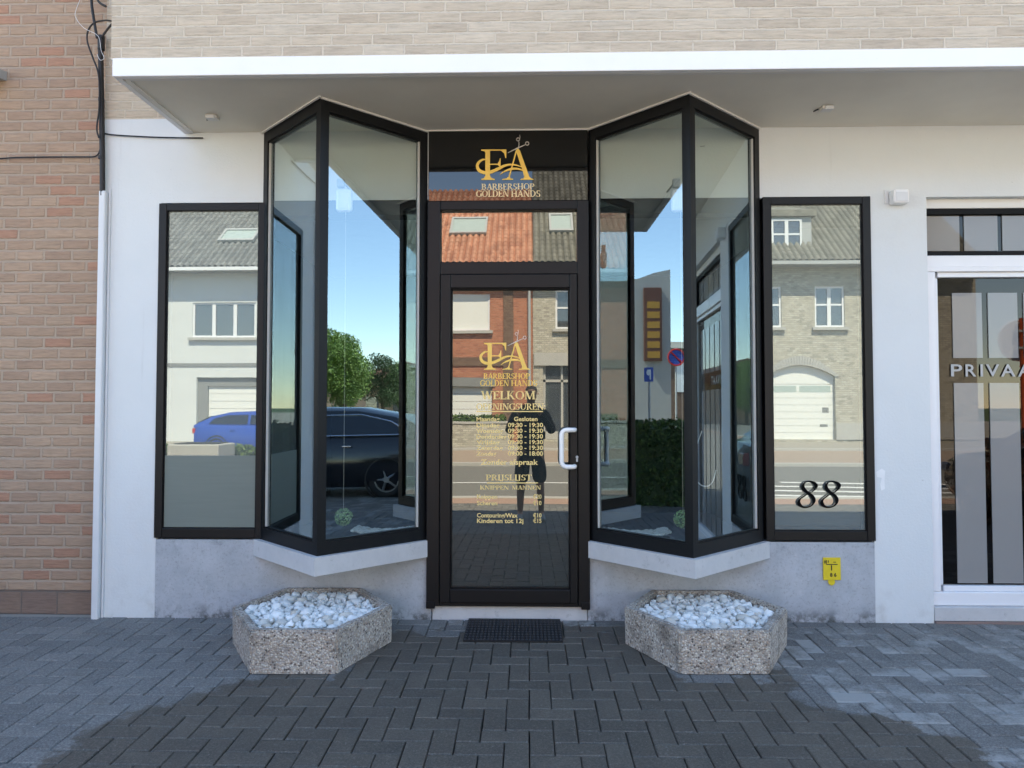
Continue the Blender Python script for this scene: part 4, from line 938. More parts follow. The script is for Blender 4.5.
# ------------------------------------------------------------------ houses across the street
YF = -23.4
def window(par, x0, x1, z0, z1, mull=(1,), bar=False, mat='pvc', yb=YF - .12, sill='stone_trim', closed=None, lab=None):
    b = MB(); w_ = .075; yf = yb + .07
    b.box(x0, x0 + w_, yb, yf, z0, z1); b.box(x1 - w_, x1, yb, yf, z0, z1); b.box(x0 + w_, x1 - w_, yb, yf, z0, z0 + w_); b.box(x0 + w_, x1 - w_, yb, yf, z1 - w_, z1)
    n_ = mull[0]
    for i in range(1, n_ + 1):
        cx = x0 + (x1 - x0) * i / (n_ + 1); b.box(cx - .07, cx + .07, yb + .005, yf - .003, z0 + w_, z1 - w_)
    if bar: zz = z0 + (z1 - z0) * .55; b.box(x0 + w_, x1 - w_, yb + .012, yf - .008, zz - .035, zz + .035)
    f = b.build('window', M[mat], par, **({'label': lab} if lab else {}))
    MB().box(x0 + .04, x1 - .04, yb + .02, yb + .03, z0 + .04, z1 - .04).build('pane', M[closed] if closed else M['window_dark'], f)
    if sill: MB().box(x0 - .12, x1 + .12, YF - .02, YF + .14, z0 - .12, z0 - .01).build('sill', M[sill], f)
    return f
def pantiles(x0, x1, ye, ze, yr, zr, name, mat, par, holes=()):
    tw, rl = .24, .33; nx_ = int((x1 - x0) / tw) * 4; L_ = sqrt((yr - ye) ** 2 + (zr - ze) ** 2); nr = int(L_ / rl)
    dy, dz = (yr - ye) / L_, (zr - ze) / L_; ny_, nz = -dz * (1 if dy < 0 else -1), abs(dy)
    ny_ = dz if dy < 0 else -dz
    vs = []; 
    prof_ = [-.03, .055, .085, .06]
    for j in range(nr):
        for e in (0, 1):
            l = (j + e) * rl * L_ / (nr * rl); lift = .018 if e == 0 else 0.0
            for i in range(nx_ + 1):
                h_ = prof_[i % 4] + lift; vs.append((x0 + (x1 - x0) * i / nx_, ye + dy * l + ny_ * h_, ze + dz * l + nz * h_))
    fs = []
    W_ = nx_ + 1
    for r_ in range(2 * nr - 1):
        for i in range(nx_): fs.append((r_ * W_ + i, r_ * W_ + i + 1, (r_ + 1) * W_ + i + 1, (r_ + 1) * W_ + i))
    b = MB(); b.add(vs, fs); return b.build(name, M[mat], par)
def skylight(par, x0, x1, z0, z1, ye, ze, sl):
    """roof window lying in a slope that rises sl metres per metre towards -y"""
    b = MB(); g2 = MB()
    def pt(x, z, h): y = ye - (z - ze) / sl; return (x, y + h * .7, z + h * .7)
    for (a, c_, d, e) in ((x0, x1, z0, z0 + .09), (x0, x1, z1 - .09, z1), (x0, x0 + .09, z0 + .09, z1 - .09), (x1 - .09, x1, z0 + .09, z1 - .09)):
        q = [pt(a, d, .05), pt(c_, d, .05), pt(c_, e, .05), pt(a, e, .05), pt(a, d, .17), pt(c_, d, .17), pt(c_, e, .17), pt(a, e, .17)]
        b.add(q, [(0, 3, 2, 1), (4, 5, 6, 7), (0, 1, 5, 4), (1, 2, 6, 5), (2, 3, 7, 6), (3, 0, 4, 7)])
    f = b.build('skylight', M['zinc'], par); g2.add([pt(x0 + .08, z0 + .08, .12), pt(x1 - .08, z0 + .08, .12), pt(x1 - .08, z1 - .08, .12), pt(x0 + .08, z1 - .08, .12)], [(0, 1, 2, 3)]); g2.build('pane', M['skylight'], f)
def roof_body(par, x0, x1, ze, zr, dep, tilem, gut='zinc', band=None):
    ye = YF + .62; yr = YF - dep
    pantiles(x0, x1, ye, ze, yr, zr, 'roof_tiles', tilem, par)
    b = MB(); b.prism_yz([(ye + .02, ze - .12), (ye + .0, ze - .03), (yr, zr - .05), (YF - 2 * dep, ze - .05), (YF - 2 * dep, ze - .2)], x0 + .01, x1 - .01); b.build('roof', M['grey_trim'], par)
    b = MB(); b.box(x0, x1, ye - .02, ye + .12, ze - .14, ze - .01); 
    b.build('gutter', M[gut], par)
G0 = gz(23.4)
# white rendered house (left)
h = thing('white_house', 'white rendered house with slate pantile roof across the street behind the blue car', 'house', (-14, YF, G0), 'houses across the street')
b = MB(); holes = [(-13.45, -10.9, 4.15, 5.55), (-13.25, -9.9, G0, 2.55), (-17.5, -15.3, 4.15, 5.55), (-17.5, -15.3, 1.2, 2.6)]
wall_holes(b, -20, -9.45, G0 - .3, 6.85, YF - .3, YF, holes); b.box(-20, -9.45, -31, YF - .6, 0, 6.8); b.build('wall', M['render_white'], h)
window(h, -13.45, -10.9, 4.15, 5.55, (2,), sill='stone_trim'); window(h, -17.5, -15.3, 4.15, 5.55, (1,)); window(h, -17.5, -15.3, 1.2, 2.6, (1,))
b = MB(); b.box(-20, -9.45, YF, YF + .03, 2.98, 3.12); b.build('string_course', M['grey_trim'], h)
b = MB(); b.box(-13.25, -12.85, YF - .28, YF - .12, G0, 2.55); b.box(-12.85, -9.9, YF - .28, YF - .12, 2.2, 2.55); b.build('garage_frame', M['grey_trim'], h)
b = MB()
for k in range(7): b.box(-12.84, -9.91, YF - .26, YF - .2, G0 + .3 * k + .006, G0 + .3 * (k + 1) - .006)
b.build('garage_door', M['shutter'], h)
roof_body(h, -20, -9.45, 6.85, 11.6, 5.2, 'tile_slate', gut='pvc'); skylight(h, -12.9, -11.4, 8.16, 8.87, YF + .62, 6.85, (11.6 - 6.85) / 5.82)
# orange brick house (middle)
h = thing('orange_brick_house', 'orange brick house with terracotta pantile roof and roof window across the street', 'house', (-4.6, YF, G0), 'houses across the street')
b = MB(); holes = [(-4.2, -1.55, 4.4, 5.85), (-4.6, -1.45, G0, 2.3), (-8.8, -6.4, 4.4, 5.85), (-8.8, -6.4, 1.1, 2.4)]
wall_holes(b, -9.4, .15, G0 - .3, 6.95, YF - .3, YF, holes); b.box(-9.4, .15, -31, YF - .6, 0, 6.9); b.build('wall', M['orange_brick'], h)
b = MB(); b.box(-1.02, -.62, YF, YF + .06, G0, 6.9); b.box(-9.4, -1.02, YF, YF + .05, 2.98, 3.32); b.box(-9.4, -1.02, YF, YF + .04, 6.3, 6.9); b.build('brick_band', M['brown_brick'], h)
window(h, -4.2, -1.55, 4.4, 5.85, (0,), closed='shutter', lab='window closed by a white roller shutter'); window(h, -8.8, -6.4, 4.4, 5.85, (1,)); window(h, -8.8, -6.4, 1.1, 2.4, (1,))
b = MB()
for k in range(7): b.box(-4.58, -1.47, YF - .24, YF - .18, G0 + .3 * k + .006, G0 + .3 * (k + 1) - .006)
b.build('garage_door', M['shutter'], h); MB().box(-4.7, -1.35, YF, YF + .04, 2.18, 2.52).build('lintel', M['grey_trim'], h)
b = MB(); b.tube([(.02, YF + .12, 6.7), (.02, YF + .12, G0)], .06, 10); b.build('downpipe', M['zinc'], h)
roof_body(h, -9.4, .15, 6.95, 11.45, 4.8, 'tile_orange'); skylight(h, -3.3, -1.75, 8.45, 9.45, YF + .62, 6.95, (11.45 - 6.95) / 5.42)
# narrow yellow house with a shopfront
h = thing('yellow_brick_house', 'narrow yellow brick house with glazed ground floor next to the orange brick house', 'house', (3.3, YF, G0), 'houses across the street')
b = MB(); holes = [(1.05, 2.6, 4.45, 6.0), (3.8, 5.4, 4.45, 6.0), (.55, 5.6, G0, 3.3)]
wall_holes(b, .16, 6.2, G0 - .3, 6.95, YF - .3, YF, holes); b.box(.16, 6.2, -31, YF - .6, 0, 6.9); b.build('wall', M['yellow_brick'], h)
window(h, 1.05, 2.6, 4.45, 6.0, (1,), bar=True); window(h, 3.8, 5.4, 4.45, 6.0, (1,), bar=True)
MB().box(.2, 6.15, YF, YF + .08, 3.0, 3.5).build('shopfront_beam', M['stone_trim'], h)
b = MB(); 
for x_ in (.56, 1.25, 2.2, 3.4, 4.5, 5.5): b.box(x_, x_ + .09, YF - .25, YF - .15, G0, 3.0)
b.box(.56, 5.6, YF - .25, YF - .15, 2.35, 2.45); b.box(.56, 5.6, YF - .25, YF - .15, G0, G0 + .3); sf = b.build('shopfront', M['stone_trim'], h); MB().box(.6, 5.55, YF - .21, YF - .20, G0 + .1, 3.0).build('pane', M['window_dark'], sf)
roof_body(h, .16, 6.2, 6.95, 12.6, 5.4, 'tile_grey'); skylight(h, .85, 1.85, 8.5, 9.5, YF + .62, 6.95, (12.6 - 6.95) / 6.02)
# yellow house with arched garage and dormer
h = thing('yellow_brick_house', 'yellow brick house with white arched garage door and roof dormer across the street', 'house', (10.4, YF, G0), 'houses across the street')
gx0_, gx1_, gzt = 9.2, 11.95, 2.55
b = MB(); holes = [(8.35, 9.9, 4.5, 6.1), (11.2, 12.35, 4.5, 6.1), (gx0_, gx1_, G0, gzt + .001), (14.2, 15.8, 4.5, 6.1), (14.2, 15.8, 1.0, 2.6), (6.7, 7.6, G0, 2.4)]
xa0, xa1 = gx0_, gx1_
holes2 = [hh for hh in holes if hh[0] != gx0_] + [(gx0_, gx1_, G0, 3.05)]
wall_holes(b, 6.21, 17.5, G0 - .3, 6.95, YF - .3, YF, holes2); b.box(6.21, 17.5, -31, YF - .6, 0, 6.9)
arc = [(gx0_ + (gx1_ - gx0_) * i / 14, gzt + .46 * sin(pi * i / 14) ** .9) for i in range(15)]
for i in range(14): b.prism_xz(ccw([arc[i], (arc[i][0], 3.05), (arc[i + 1][0], 3.05), arc[i + 1]]), YF - .3, YF)
b.build('wall', M['yellow_brick'], h)
b = MB()
for i in range(28):
    t0, t1 = i / 28, (i + .86) / 28
    f_ = lambda t, e: (gx0_ - e * .5 + (gx1_ - gx0_ + e) * t, gzt + (.46 + e) * sin(pi * t) ** .9)
    b.prism_xz(ccw([f_(t0, 0), f_(t0, .34), f_(t1, .34), f_(t1, 0)]), YF, YF + .03)
b.build('brick_arch', M['stone_trim'], h)
b = MB()
for k in range(8): b.box(gx0_, gx1_, YF - .24, YF - .18, G0 + .27 * k + .005, G0 + .27 * (k + 1) - .005)
b.prism_xz(ccw([(gx0_, 2.27)] + arc + [(gx1_, 2.27)]), YF - .24, YF - .18); gd = b.build('garage_door', M['shutter'], h)
MB().box(gx0_ + .1, 10.5, YF - .178, YF - .172, 1.95, 2.2).box(10.62, gx1_ - .12, YF - .178, YF - .172, 1.95, 2.2).build('door_glazing', M['skylight'], gd)
MB().box(11.5, 11.75, YF - .178, YF - .17, 1.15, 1.35).build('vent', M['grey_trim'], gd); MB().box(11.4, 11.7, YF - .178, YF - .17, .6, .7).build('letter_slot', M['grey_trim'], gd)
for x0_, x1_ in ((8.35, 9.9), (11.2, 12.35), (14.2, 15.8)): window(h, x0_, x1_, 4.5, 6.1, (1,), bar=True)
window(h, 14.2, 15.8, 1.0, 2.6, (1,), bar=True)
MB().box(6.7, 7.6, YF - .25, YF - .2, G0, 2.4).build('front_door', M['shutter'], h)
MB().box(6.21, gx0_ - .001, YF, YF + .04, G0, .75).box(gx1_ + .001, 17.5, YF, YF + .04, G0, .75).build('plinth', M['stone_trim'], h)
roof_body(h, 6.21, 17.5, 6.98, 12.3, 5.4, 'tile_grey')
b = MB(); b.box(9.35, 11.25, -26.5, YF - .35, 7.2, 8.95); b.build('dormer', M['zinc'], h)
b = MB(); b.prism([(9.2, YF - .2), (11.4, YF - .2), (11.4, -27), (9.2, -27)], 8.95, 9.05); b.prism_yz([(YF - .2, 9.05), (YF - .2, 9.2), (-28, 10.6), (-28, 9.05)], 9.2, 11.4); b.build('dormer_roof', M['tile_grey'], h)
dw = window(h, 9.65, 10.85, 7.5, 8.85, (1,), bar=True, yb=YF - .36, sill=None)
# garden wall with plants before the orange house
w_ = thing('garden_wall', 'low yellow brick garden wall before the orange brick house', 'garden wall', (-2.6, -21.2, .0))
MB().box(-5.4, -.7, -21.3, -21.1, -.05, .78).build('wall', M['yellow_brick'], w_); MB().box(-5.45, -.65, -21.34, -21.06, .781, .86).build('coping', M['stone_trim'], w_)

def leaf_cloud(b, centers, n_, size, rr, squash=1.0):
    for c_, r in centers:
        c_ = Vector(c_)
        for i in range(int(n_ * r * r)):
            u = Vector((rr.gauss(0, 1), rr.gauss(0, 1), rr.gauss(0, 1))).normalized(); q = c_ + Vector((u.x, u.y, u.z * squash)) * r * (rr.random() ** .35)
            a = Vector((rr.gauss(0, 1), rr.gauss(0, 1), rr.gauss(0, 1) + .5)).normalized(); s_ = a.orthogonal().normalized(); s_.rotate(Matrix.Rotation(rr.uniform(0, 6.28), 3, a)); w2 = a.cross(s_); k_ = size * rr.uniform(.6, 1.3)
            b.add([q - s_ * k_, q + w2 * k_ * .6, q + s_ * k_, q - w2 * k_ * .6], [(0, 1, 2, 3)])
def hedge(name, x0, x1, y0, y1, z0, z1, lab, seed, dens=900, size=.035, mat='hedge'):
    rr = random.Random(seed); b = MB(); V_ = [(x1 - x0) * (y1 - y0), (x1 - x0) * (z1 - z0), (y1 - y0) * (z1 - z0)]
    n_ = int(dens * (V_[0] + 2 * V_[1] + 2 * V_[2]))
    for i in range(n_):
        f_ = rr.choices((0, 1, 2), (V_[0], 2 * V_[1], 2 * V_[2]))[0]; q = Vector((rr.uniform(x0, x1), rr.uniform(y0, y1), rr.uniform(z0, z1)))
        if f_ == 0: q.z = z1 + rr.gauss(0, .03)
        elif f_ == 1: q.y = rr.choice((y0, y1)) + rr.gauss(0, .03)
        else: q.x = rr.choice((x0, x1)) + rr.gauss(0, .03)
        q.z = max(q.z, z0)
        a = Vector((rr.gauss(0, 1), rr.gauss(0, 1), rr.gauss(0, 1))).normalized(); s_ = a.orthogonal().normalized(); w2 = a.cross(s_); k_ = size * rr.uniform(.6, 1.3)
        b.add([q - s_ * k_, q + w2 * k_ * .6, q + s_ * k_, q - w2 * k_ * .6], [(0, 1, 2, 3)])
    t = thing(name, lab, 'hedge', ((x0 + x1) / 2, (y0 + y1) / 2, z0)); b.build('foliage', M[mat], t)
    MB().box(x0 + .06, x1 - .06, y0 + .06, y1 - .06, z0, z1 - .06).build('stems', M['leaf2'], t)
hedge('hedge', -5.0, -.9, -21.75, -21.35, .0, 1.05, 'green clipped plants behind the garden wall across the street', 4, 300, .06)
hedge('hedge', -5.9, -5.1, -4.6, -.25, -.12, 1.12, 'tall clipped hedge beside the tan brick house, seen reflected in the right bay', 5, 1500, .028)
hedge('hedge', -8.2, -5.2, -8.9, -8.3, -.28, .60, 'low grassy hedge at the kerb, seen reflected in the left side window', 6, 900, .04)
o = MB().box(-6.25, -5.35, -8.25, -7.55, -.24, .72, .02).build('planter_box', M['stone_trim']); o['label'] = 'grey concrete box at the kerb beside the low hedge'; o['category'] = 'planter box'
MB().box(-6.17, -5.43, -8.17, -7.63, .715, .735).build('soil', M['joint'], o)

# buildings and trees down the street
h = thing('grey_building', 'plain grey building with a curved roof edge down the street, reflected in the right bay', 'building', (-29, 0, 0))
b = MB(); b.box(-34, -25, -5.9, 8, -.2, 6.7); b.prism_yz([(-5.9, 6.7), (-3.9, 6.7), (-4.6, 6.82), (-5.2, 7.05), (-5.9, 7.2)], -34, -25); b.build('wall', M['grey_render'], h)
t = thing('totem_sign', 'tall brown sign board with yellow rows on the grey building', 'sign', (-24.9, -5.2, 3))
MB().box(-24.99, -24.8, -5.5, -4.75, 3.3, 6.4, .02).build('board', simple('brown_board', (0.10, 0.035, 0.02), .5), t)
b = MB()
for k in range(6): b.box(-24.8, -24.79, -5.40, -4.88, 3.42 + k * .42, 3.70 + k * .42)
b.build('yellow_row', simple('ochre_board', (0.36, 0.19, 0.03), .6), t)
h = thing('brown_house', 'lower brown brick house beyond the grey building down the street', 'house', (-50, -6, 0))
b = MB(); b.box(-60, -44, -12.5, 6, -.2, 5.4); b.build('wall', M['brown_brick'], h); b = MB(); b.prism_xz([(-60.3, 5.4), (-43.7, 5.4), (-52, 6.6)], -12.7, 6.3); b.build('roof', M['tile_grey'], h)
b = MB(); b.box(-44.0, -43.95, -10.9, -10.3, 2.4, 4.9); b.box(-44.0, -43.95, -12.0, -11.5, 2.4, 4.9); b.build('window', M['shutter'], h)
h = thing('peach_house', 'low peach coloured house behind the trees at the right end of the street', 'house', (70, -14, 0))
b = MB(); b.box(66, 76, -24, -6, -.2, 3.6); b.build('wall', simple('peach_render', (0.62, 0.42, 0.27), .9), h); b = MB(); b.prism_yz([(-24.4, 3.6), (-5.6, 3.6), (-15, 6)], 65.6, 76.4); b.build('roof', M['tile_orange'], h)
b = MB()
for k in range(6): b.box(65.95, 66, -22 + k * 2.8, -20.7 + k * 2.8, .8, 2.4)
b.build('window', M['window_dark'], h)

def tree(x, y, hgt, rad, lab, seed, mat='leaf', grp='trees along the street'):
    rr = random.Random(seed); z0 = 0.0 - .2; t = thing('street_tree', lab, 'tree', (x, y, z0), grp)
    b = MB(); trunk_h = hgt * .45; tr_ = .02 * hgt + .05
    pts = [(x, y, z0), (x + rr.uniform(-.1, .1), y, z0 + trunk_h * .5), (x + rr.uniform(-.15, .15), y + rr.uniform(-.1, .1), z0 + trunk_h), (x, y, z0 + hgt * .8)]
    b.tube(pts, [tr_, tr_ * .8, tr_ * .65, .03], 9); cs = []
    for i in range(11):
        a = i * 2.4 + rr.uniform(-.4, .4); hz = z0 + hgt * (.38 + .55 * (i / 10)); rr_ = rad * (1.0 - .55 * abs(i / 10 - .35)) * rr.uniform(.45, .75)
        e = (x + cos(a) * rr_, y + sin(a) * rr_, hz); b.tube([(x, y, hz - hgt * .14), ((x + e[0]) / 2, (y + e[1]) / 2, hz - hgt * .04), e], [tr_ * .4, tr_ * .25, .02], 6)
        cs.append((e, rad * rr.uniform(.32, .52)))
    cs.append(((x, y, z0 + hgt * .92), rad * .38)); cs.append(((x, y, z0 + hgt * .6), rad * .6))
    b.build('trunk', M['bark'], t)
    b = MB(); leaf_cloud(b, cs, 1150, .055 * rad / 2.4 + .02, rr, .85); b.build('crown', M[mat], t)
for i, (x_, y_, hh, rd, lb, mt) in enumerate([(36, -15.0, 7.6, 3.0, 'broad green tree nearest in the row at the right end of the street', 'leaf'), (44, -14.8, 6.7, 2.3, 'rounded green tree second in the row at the right', 'leaf'), (46, -12.3, 5.3, 1.8, 'darker green tree behind the rounded one at the right', 'leaf2'),
        (39, -13.0, 5.4, 2.2, 'low bushy tree before the taller ones at the far right end', 'leaf'), (54, -12.8, 5.0, 2.0, 'small green tree far down the street at the right', 'leaf'), (41, -20, 9.0, 3.6, 'tallest green tree across the far end of the street', 'leaf'), (30, -19, 8.5, 3.2, 'dense tree on the far side of the street at the right', 'leaf2'), (64, -14.5, 5.6, 2.4, 'last pale green tree at the far right', 'leaf')]):
    tree(x_, y_, hh, rd, lb, 20 + i, mt)

# ------------------------------------------------------------------ cars
M['blue_paint'] = simple('blue_car_paint', (0.015, 0.07, 0.40), 0.25, var=.04, spec=.7); M['black_paint'] = simple('black_car_paint', (0.008, 0.010, 0.016), 0.12, var=.05, spec=.8); M['silver_paint'] = simple('dark_grey_car_paint', (0.05, 0.055, 0.06), 0.2, var=.05, spec=.7)
M['tyre'] = simple('tyre_rubber', (0.02, 0.02, 0.02), .85); M['rim'] = simple('alloy_rim', (0.35, 0.35, 0.36), .3, metal=.8); M['carglass'] = glass('car_window_glass', .03, (.9, .95, 1), (.25, .27, .28), haze=.5, hcol=(.02, .022, .025)); M['chrome'] = simple('chrome', (0.75, 0.75, 0.76), .12, metal=1.0)
M['red_lamp'] = simple('red_lamp_glass', (0.5, 0.02, 0.015), .2); M['lampglass'] = simple('headlamp_glass', (0.6, 0.62, 0.65), .1)
def car(loc, heading, paint, lab, kind='hatch', chrome=False, grp=None):
    """built nose to +x, centre of the wheelbase at the origin, then turned into place"""
    rot = Matrix.Rotation(heading, 3, 'Z'); base = Vector(loc)
    Lc = 4.1 if kind == 'hatch' else 4.7; wb_ = 2.55 if kind == 'hatch' else 2.8; hw = .87
    t = thing('parked_car', lab, 'car', loc, grp); xr_, xf = -Lc / 2 - .02, Lc / 2
    def fin(b): b.v = [tuple(base + rot @ Vector(v)) for v in b.v]; return b
    # body: cross sections
    if kind == 'hatch': st = [(-2.05, .45, .80, .62), (-2.00, .28, .95, .78), (-1.7, .20, 1.0, .85), (-.5, .18, .97, .87), (.6, .18, .93, .87), (1.0, .18, .90, .86), (1.6, .20, .82, .84), (1.95, .26, .70, .74), (2.05, .35, .58, .60)]; cab = [(-2.0, .98), (-1.5, 1.25), (-1.0, 1.36), (-.1, 1.39), (.38, 1.32), (1.15, .92)]
    else: st = [(-2.35, .5, .88, .62), (-2.28, .30, .98, .80), (-1.9, .20, 1.00, .86), (-.5, .18, .96, .88), (.7, .18, .93, .88), (1.1, .18, .92, .87), (1.8, .20, .84, .85), (2.2, .28, .72, .76), (2.35, .38, .58, .62)]; cab = [(-2.05, 1.0), (-1.5, 1.33), (-.9, 1.43), (-.1, 1.44), (.35, 1.38), (1.2, .93)]
    b = MB(); vs = []; fs = []; K = 12
    for (x_, zb, zt, h_) in st:
        pr = [(-h_ * .92, zb), (-h_, zb + .12), (-h_ * 1.0, (zb + zt) / 2), (-h_ * .985, zt - .10), (-h_ * .93, zt - .02), (-h_ * .6, zt + .012), (h_ * .6, zt + .012), (h_ * .93, zt - .02), (h_ * .985, zt - .10), (h_, (zb + zt) / 2), (h_, zb + .12), (h_ * .92, zb)]
        vs += [(x_, p[0], p[1]) for p in pr]
    for i in range(len(st) - 1):
        for j in range(K): fs.append((i * K + j, (i + 1) * K + j, (i + 1) * K + (j + 1) % K, i * K + (j + 1) % K))
    fs += [tuple(range(K)), tuple(reversed(range((len(st) - 1) * K, len(st) * K)))]
    b.add(vs, fs, True)
    # cabin shell
    vs = []; fs = []
    for (x_, zt) in cab:
        zb = .90; f_ = max(0, (zt - .93) / .52); ht = .80 - .20 * f_
        pr = [(-.80, zb), (-ht - .015, zt - .05 * f_), (-ht * .85, zt), (0, zt + .02 * f_), (ht * .85, zt), (ht + .015, zt - .05 * f_), (.80, zb)]
        vs += [(x_, p[0], p[1]) for p in pr]
    for i in range(len(cab) - 1):
        for j in range(6): fs.append((i * 7 + j, (i + 1) * 7 + j, (i + 1) * 7 + j + 1, i * 7 + j + 1))
    b.add(vs, fs, True); fin(b).build('body', M[paint], t)
    # side windows slightly proud of the shell
    def sidepoly(pts, s_, off=.012):
        out = []
        for x_, z_ in pts: f_ = (z_ - .93) / .52; out.append((x_, s_ * (.80 - .20 * f_ + .018 + off), z_))
        return out
    if kind == 'hatch': polys = [[(-1.55, 1.02), (-.35, 1.0), (-.35, 1.29), (-.98, 1.28), (-1.38, 1.18)], [(-.27, 1.0), (.92, .98), (.40, 1.24), (-.27, 1.29)]]
    else: polys = [[(-1.75, 1.05), (-1.62, 1.02), (-.45, .99), (-.45, 1.33), (-.95, 1.33), (-1.45, 1.22)], [(-.37, .99), (.95, .97), (.35, 1.29), (-.37, 1.33)]]
    for s_ in (1, -1):
        for p in polys:
            q = sidepoly(p, s_); b = MB(); b.add(q, [tuple(range(len(q))) if s_ < 0 else tuple(reversed(range(len(q))))]); fin(b).build('side_window', M['carglass'], t)
        if chrome:
            ol = polys[0][:3] + [polys[1][1]] + [polys[1][2]] + [(polys[1][3])] + polys[0][3:]; ol = [polys[0][0], polys[0][1], polys[0][2], polys[1][1], polys[1][2], polys[0][4], polys[0][5], polys[0][0]]
            b = MB(); b.tube(sidepoly(ol, s_, .018), .011, 6); fin(b).build('window_trim', M['chrome'], t)
    ry = (lambda z_: .80 - .20 * (z_ - .93) / .52)
    c5, c4 = cab[5], cab[4]; b = MB()
    def scr(xa, za, xb, zb_, o): 
        m = .06; return [(xa + o, -ry(za) + m, za + .02), (xa + o, ry(za) - m, za + .02), (xb + o, ry(zb_) - m, zb_ + .012), (xb + o, -ry(zb_) + m, zb_ + .012)]
    lerp = lambda p, q, t_: (p[0] + (q[0] - p[0]) * t_, p[1] + (q[1] - p[1]) * t_)
    a_, b_ = lerp(c5, c4, .08), lerp(c5, c4, .93); b.add(scr(a_[0], a_[1], b_[0], b_[1], .03), [(0, 1, 2, 3)]); fin(b).build('windscreen', M['carglass'], t)
    a_, b_ = lerp(cab[0], cab[1], .1), lerp(cab[0], cab[1], .95); b = MB(); b.add(scr(a_[0], a_[1], b_[0], b_[1], -.03), [(3, 2, 1, 0)]); fin(b).build('rear_window', M['carglass'], t)
    for sx in (-wb_ / 2, wb_ / 2):
        for s_ in (1, -1):
            c_ = Vector((sx, s_ * .78, .315)); b = MB(); b.ring(c_, (0, 1, 0), .235, .085, 30, 10); b.disc(c_ - Vector((0, .07 * s_, 0)), (0, s_, 0), .22, .02, 24); wo = fin(b).build('wheel', M['tyre'], t)
            b = MB(); b.ring(c_ + Vector((0, s_ * .06, 0)), (0, 1, 0), .19, .016, 30, 6)
            for k in range(5):
                a = 2 * pi * k / 5; dd = Vector((cos(a), 0, sin(a))); b.tube([c_ + Vector((0, s_ * .085, 0)) + dd * .03, c_ + Vector((0, s_ * .065, 0)) + dd * .185], .02, 6)
            b.disc(c_ + Vector((0, s_ * .06, 0)), (0, s_, 0), .05, .035, 14); fin(b).build('rim', M['rim'], wo)
            b = MB(); b.disc(c_ + Vector((0, s_ * .045, 0)), (0, s_, 0), .36, .04, 28, .35) if False else b.ring(c_ + Vector((0, s_ * .075, 0)), (0, 1, 0), .335, .02, 30, 6); fin(b).build('wheel_arch', M['black'], t)
    for s_ in (1, -1):
        b = MB(); xe = st[0][0]; b.box(xe - .01, xe + .16, s_ * .52, s_ * .78, .72, .88, .02); fin(b).build('taillight', M['red_lamp'], t)
        b = MB(); xe = st[-1][0]; b.box(xe - .22, xe - .06, s_ * .45, s_ * .76, .56, .68, .02); fin(b).build('headlight', M['lampglass'], t)
        b = MB(); b.box(.78, .92, s_ * .86, s_ * 1.02, .96, 1.08, .025); fin(b).build('wing_mirror', M[paint], t)
        b = MB(); 
        for dx in (-.35, .62): b.box(dx - .5, dx - .35, s_ * .875, s_ * .9, .82, .845, .008)
        fin(b).build('door_handle', M['chrome'] if chrome else M[paint], t)
    b = MB(); b.box(st[0][0] - .015, st[0][0] + .02, -.26, .26, .60, .71, .004); fin(b).build('number_plate', M['white'], t)
car((-8.2, -17.6, gz(17.6)), 0.0, 'blue_paint', 'bright blue hatchback parked across the street before the white house')
car((6.6, -3.25, gz(3.25)), -pi / 2, 'black_paint', 'black saloon with chrome window trim parked nose to the street right of the shop', 'saloon', chrome=True)
car((-17.5, -17.6, gz(17.6)), pi, 'silver_paint', 'dark grey hatchback parked left of the blue one across the street')

# ------------------------------------------------------------------ traffic signs
t = thing('traffic_sign', 'round traffic sign on a red post at the kerb right of the shop', 'traffic sign', (8.78, -8.1, gz(8.1) + .1))
z_ = -.2; M['sign_red'] = simple('red_orange_paint', (0.78, 0.14, 0.04), .45)
MB().tube([(8.78, -8.1, z_), (8.78, -8.1, 2.95)], .045, 14).build('pole', M['sign_red'], t)
b = MB(); b.disc((8.78, -8.2, 2.56), (0, -1, 0), .36, .012, 32); sdk = b.build('sign_disc', simple('sign_back_grey', (0.50, .50, .49), .5), t); MB().ring((8.78, -8.205, 2.56), (0, 1, 0), .36, .014, 36, 6).build('rim', M['white'], sdk)
b = MB(); b.box(8.68, 8.88, -8.19, -8.05, 2.40, 2.44); b.box(8.68, 8.88, -8.19, -8.05, 2.70, 2.74); b.build('bracket', M['zinc'], t)
t = thing('parking_sign', 'small blue parking sign on a grey post left of the hedge', 'traffic sign', (-12.2, -2.65, -.05))
MB().tube([(-12.2, -2.65, -.05), (-12.2, -2.65, 2.35)], .03, 10).build('pole', M['zinc'], t)
MB().box(-12.16, -12.14, -2.74, -2.52, 1.98, 2.32, .004).build('plate', simple('sign_blue', (0.02, 0.08, 0.42), .4), t)
b = MB(); b.prism_yz([(-2.68, 2.03), (-2.65, 2.03), (-2.65, 2.13), (-2.60, 2.13), (-2.58, 2.16), (-2.58, 2.24), (-2.60, 2.27), (-2.68, 2.27)], -12.139, -12.135); b.build('letter', M['white'], t)
t = thing('no_parking_sign', 'round blue and red no-parking sign on a grey post down the street at the left', 'traffic sign', (-17, -4.35, -.1))
MB().tube([(-17, -4.35, -.1), (-17, -4.35, 3.2)], .03, 10).build('pole', M['zinc'], t)
b = MB(); b.disc((-16.95, -4.35, 2.9), (1, 0, 0), .27, .01, 28); b.build('sign_disc', bpy.data.materials['sign_blue'], t)
b = MB(); b.ring((-16.93, -4.35, 2.9), (1, 0, 0), .25, .025, 28, 6); b.tube([(-16.93, -4.52, 2.73), (-16.93, -4.18, 3.07)], .025, 6); b.build('red_band', M['red_lamp'], t)

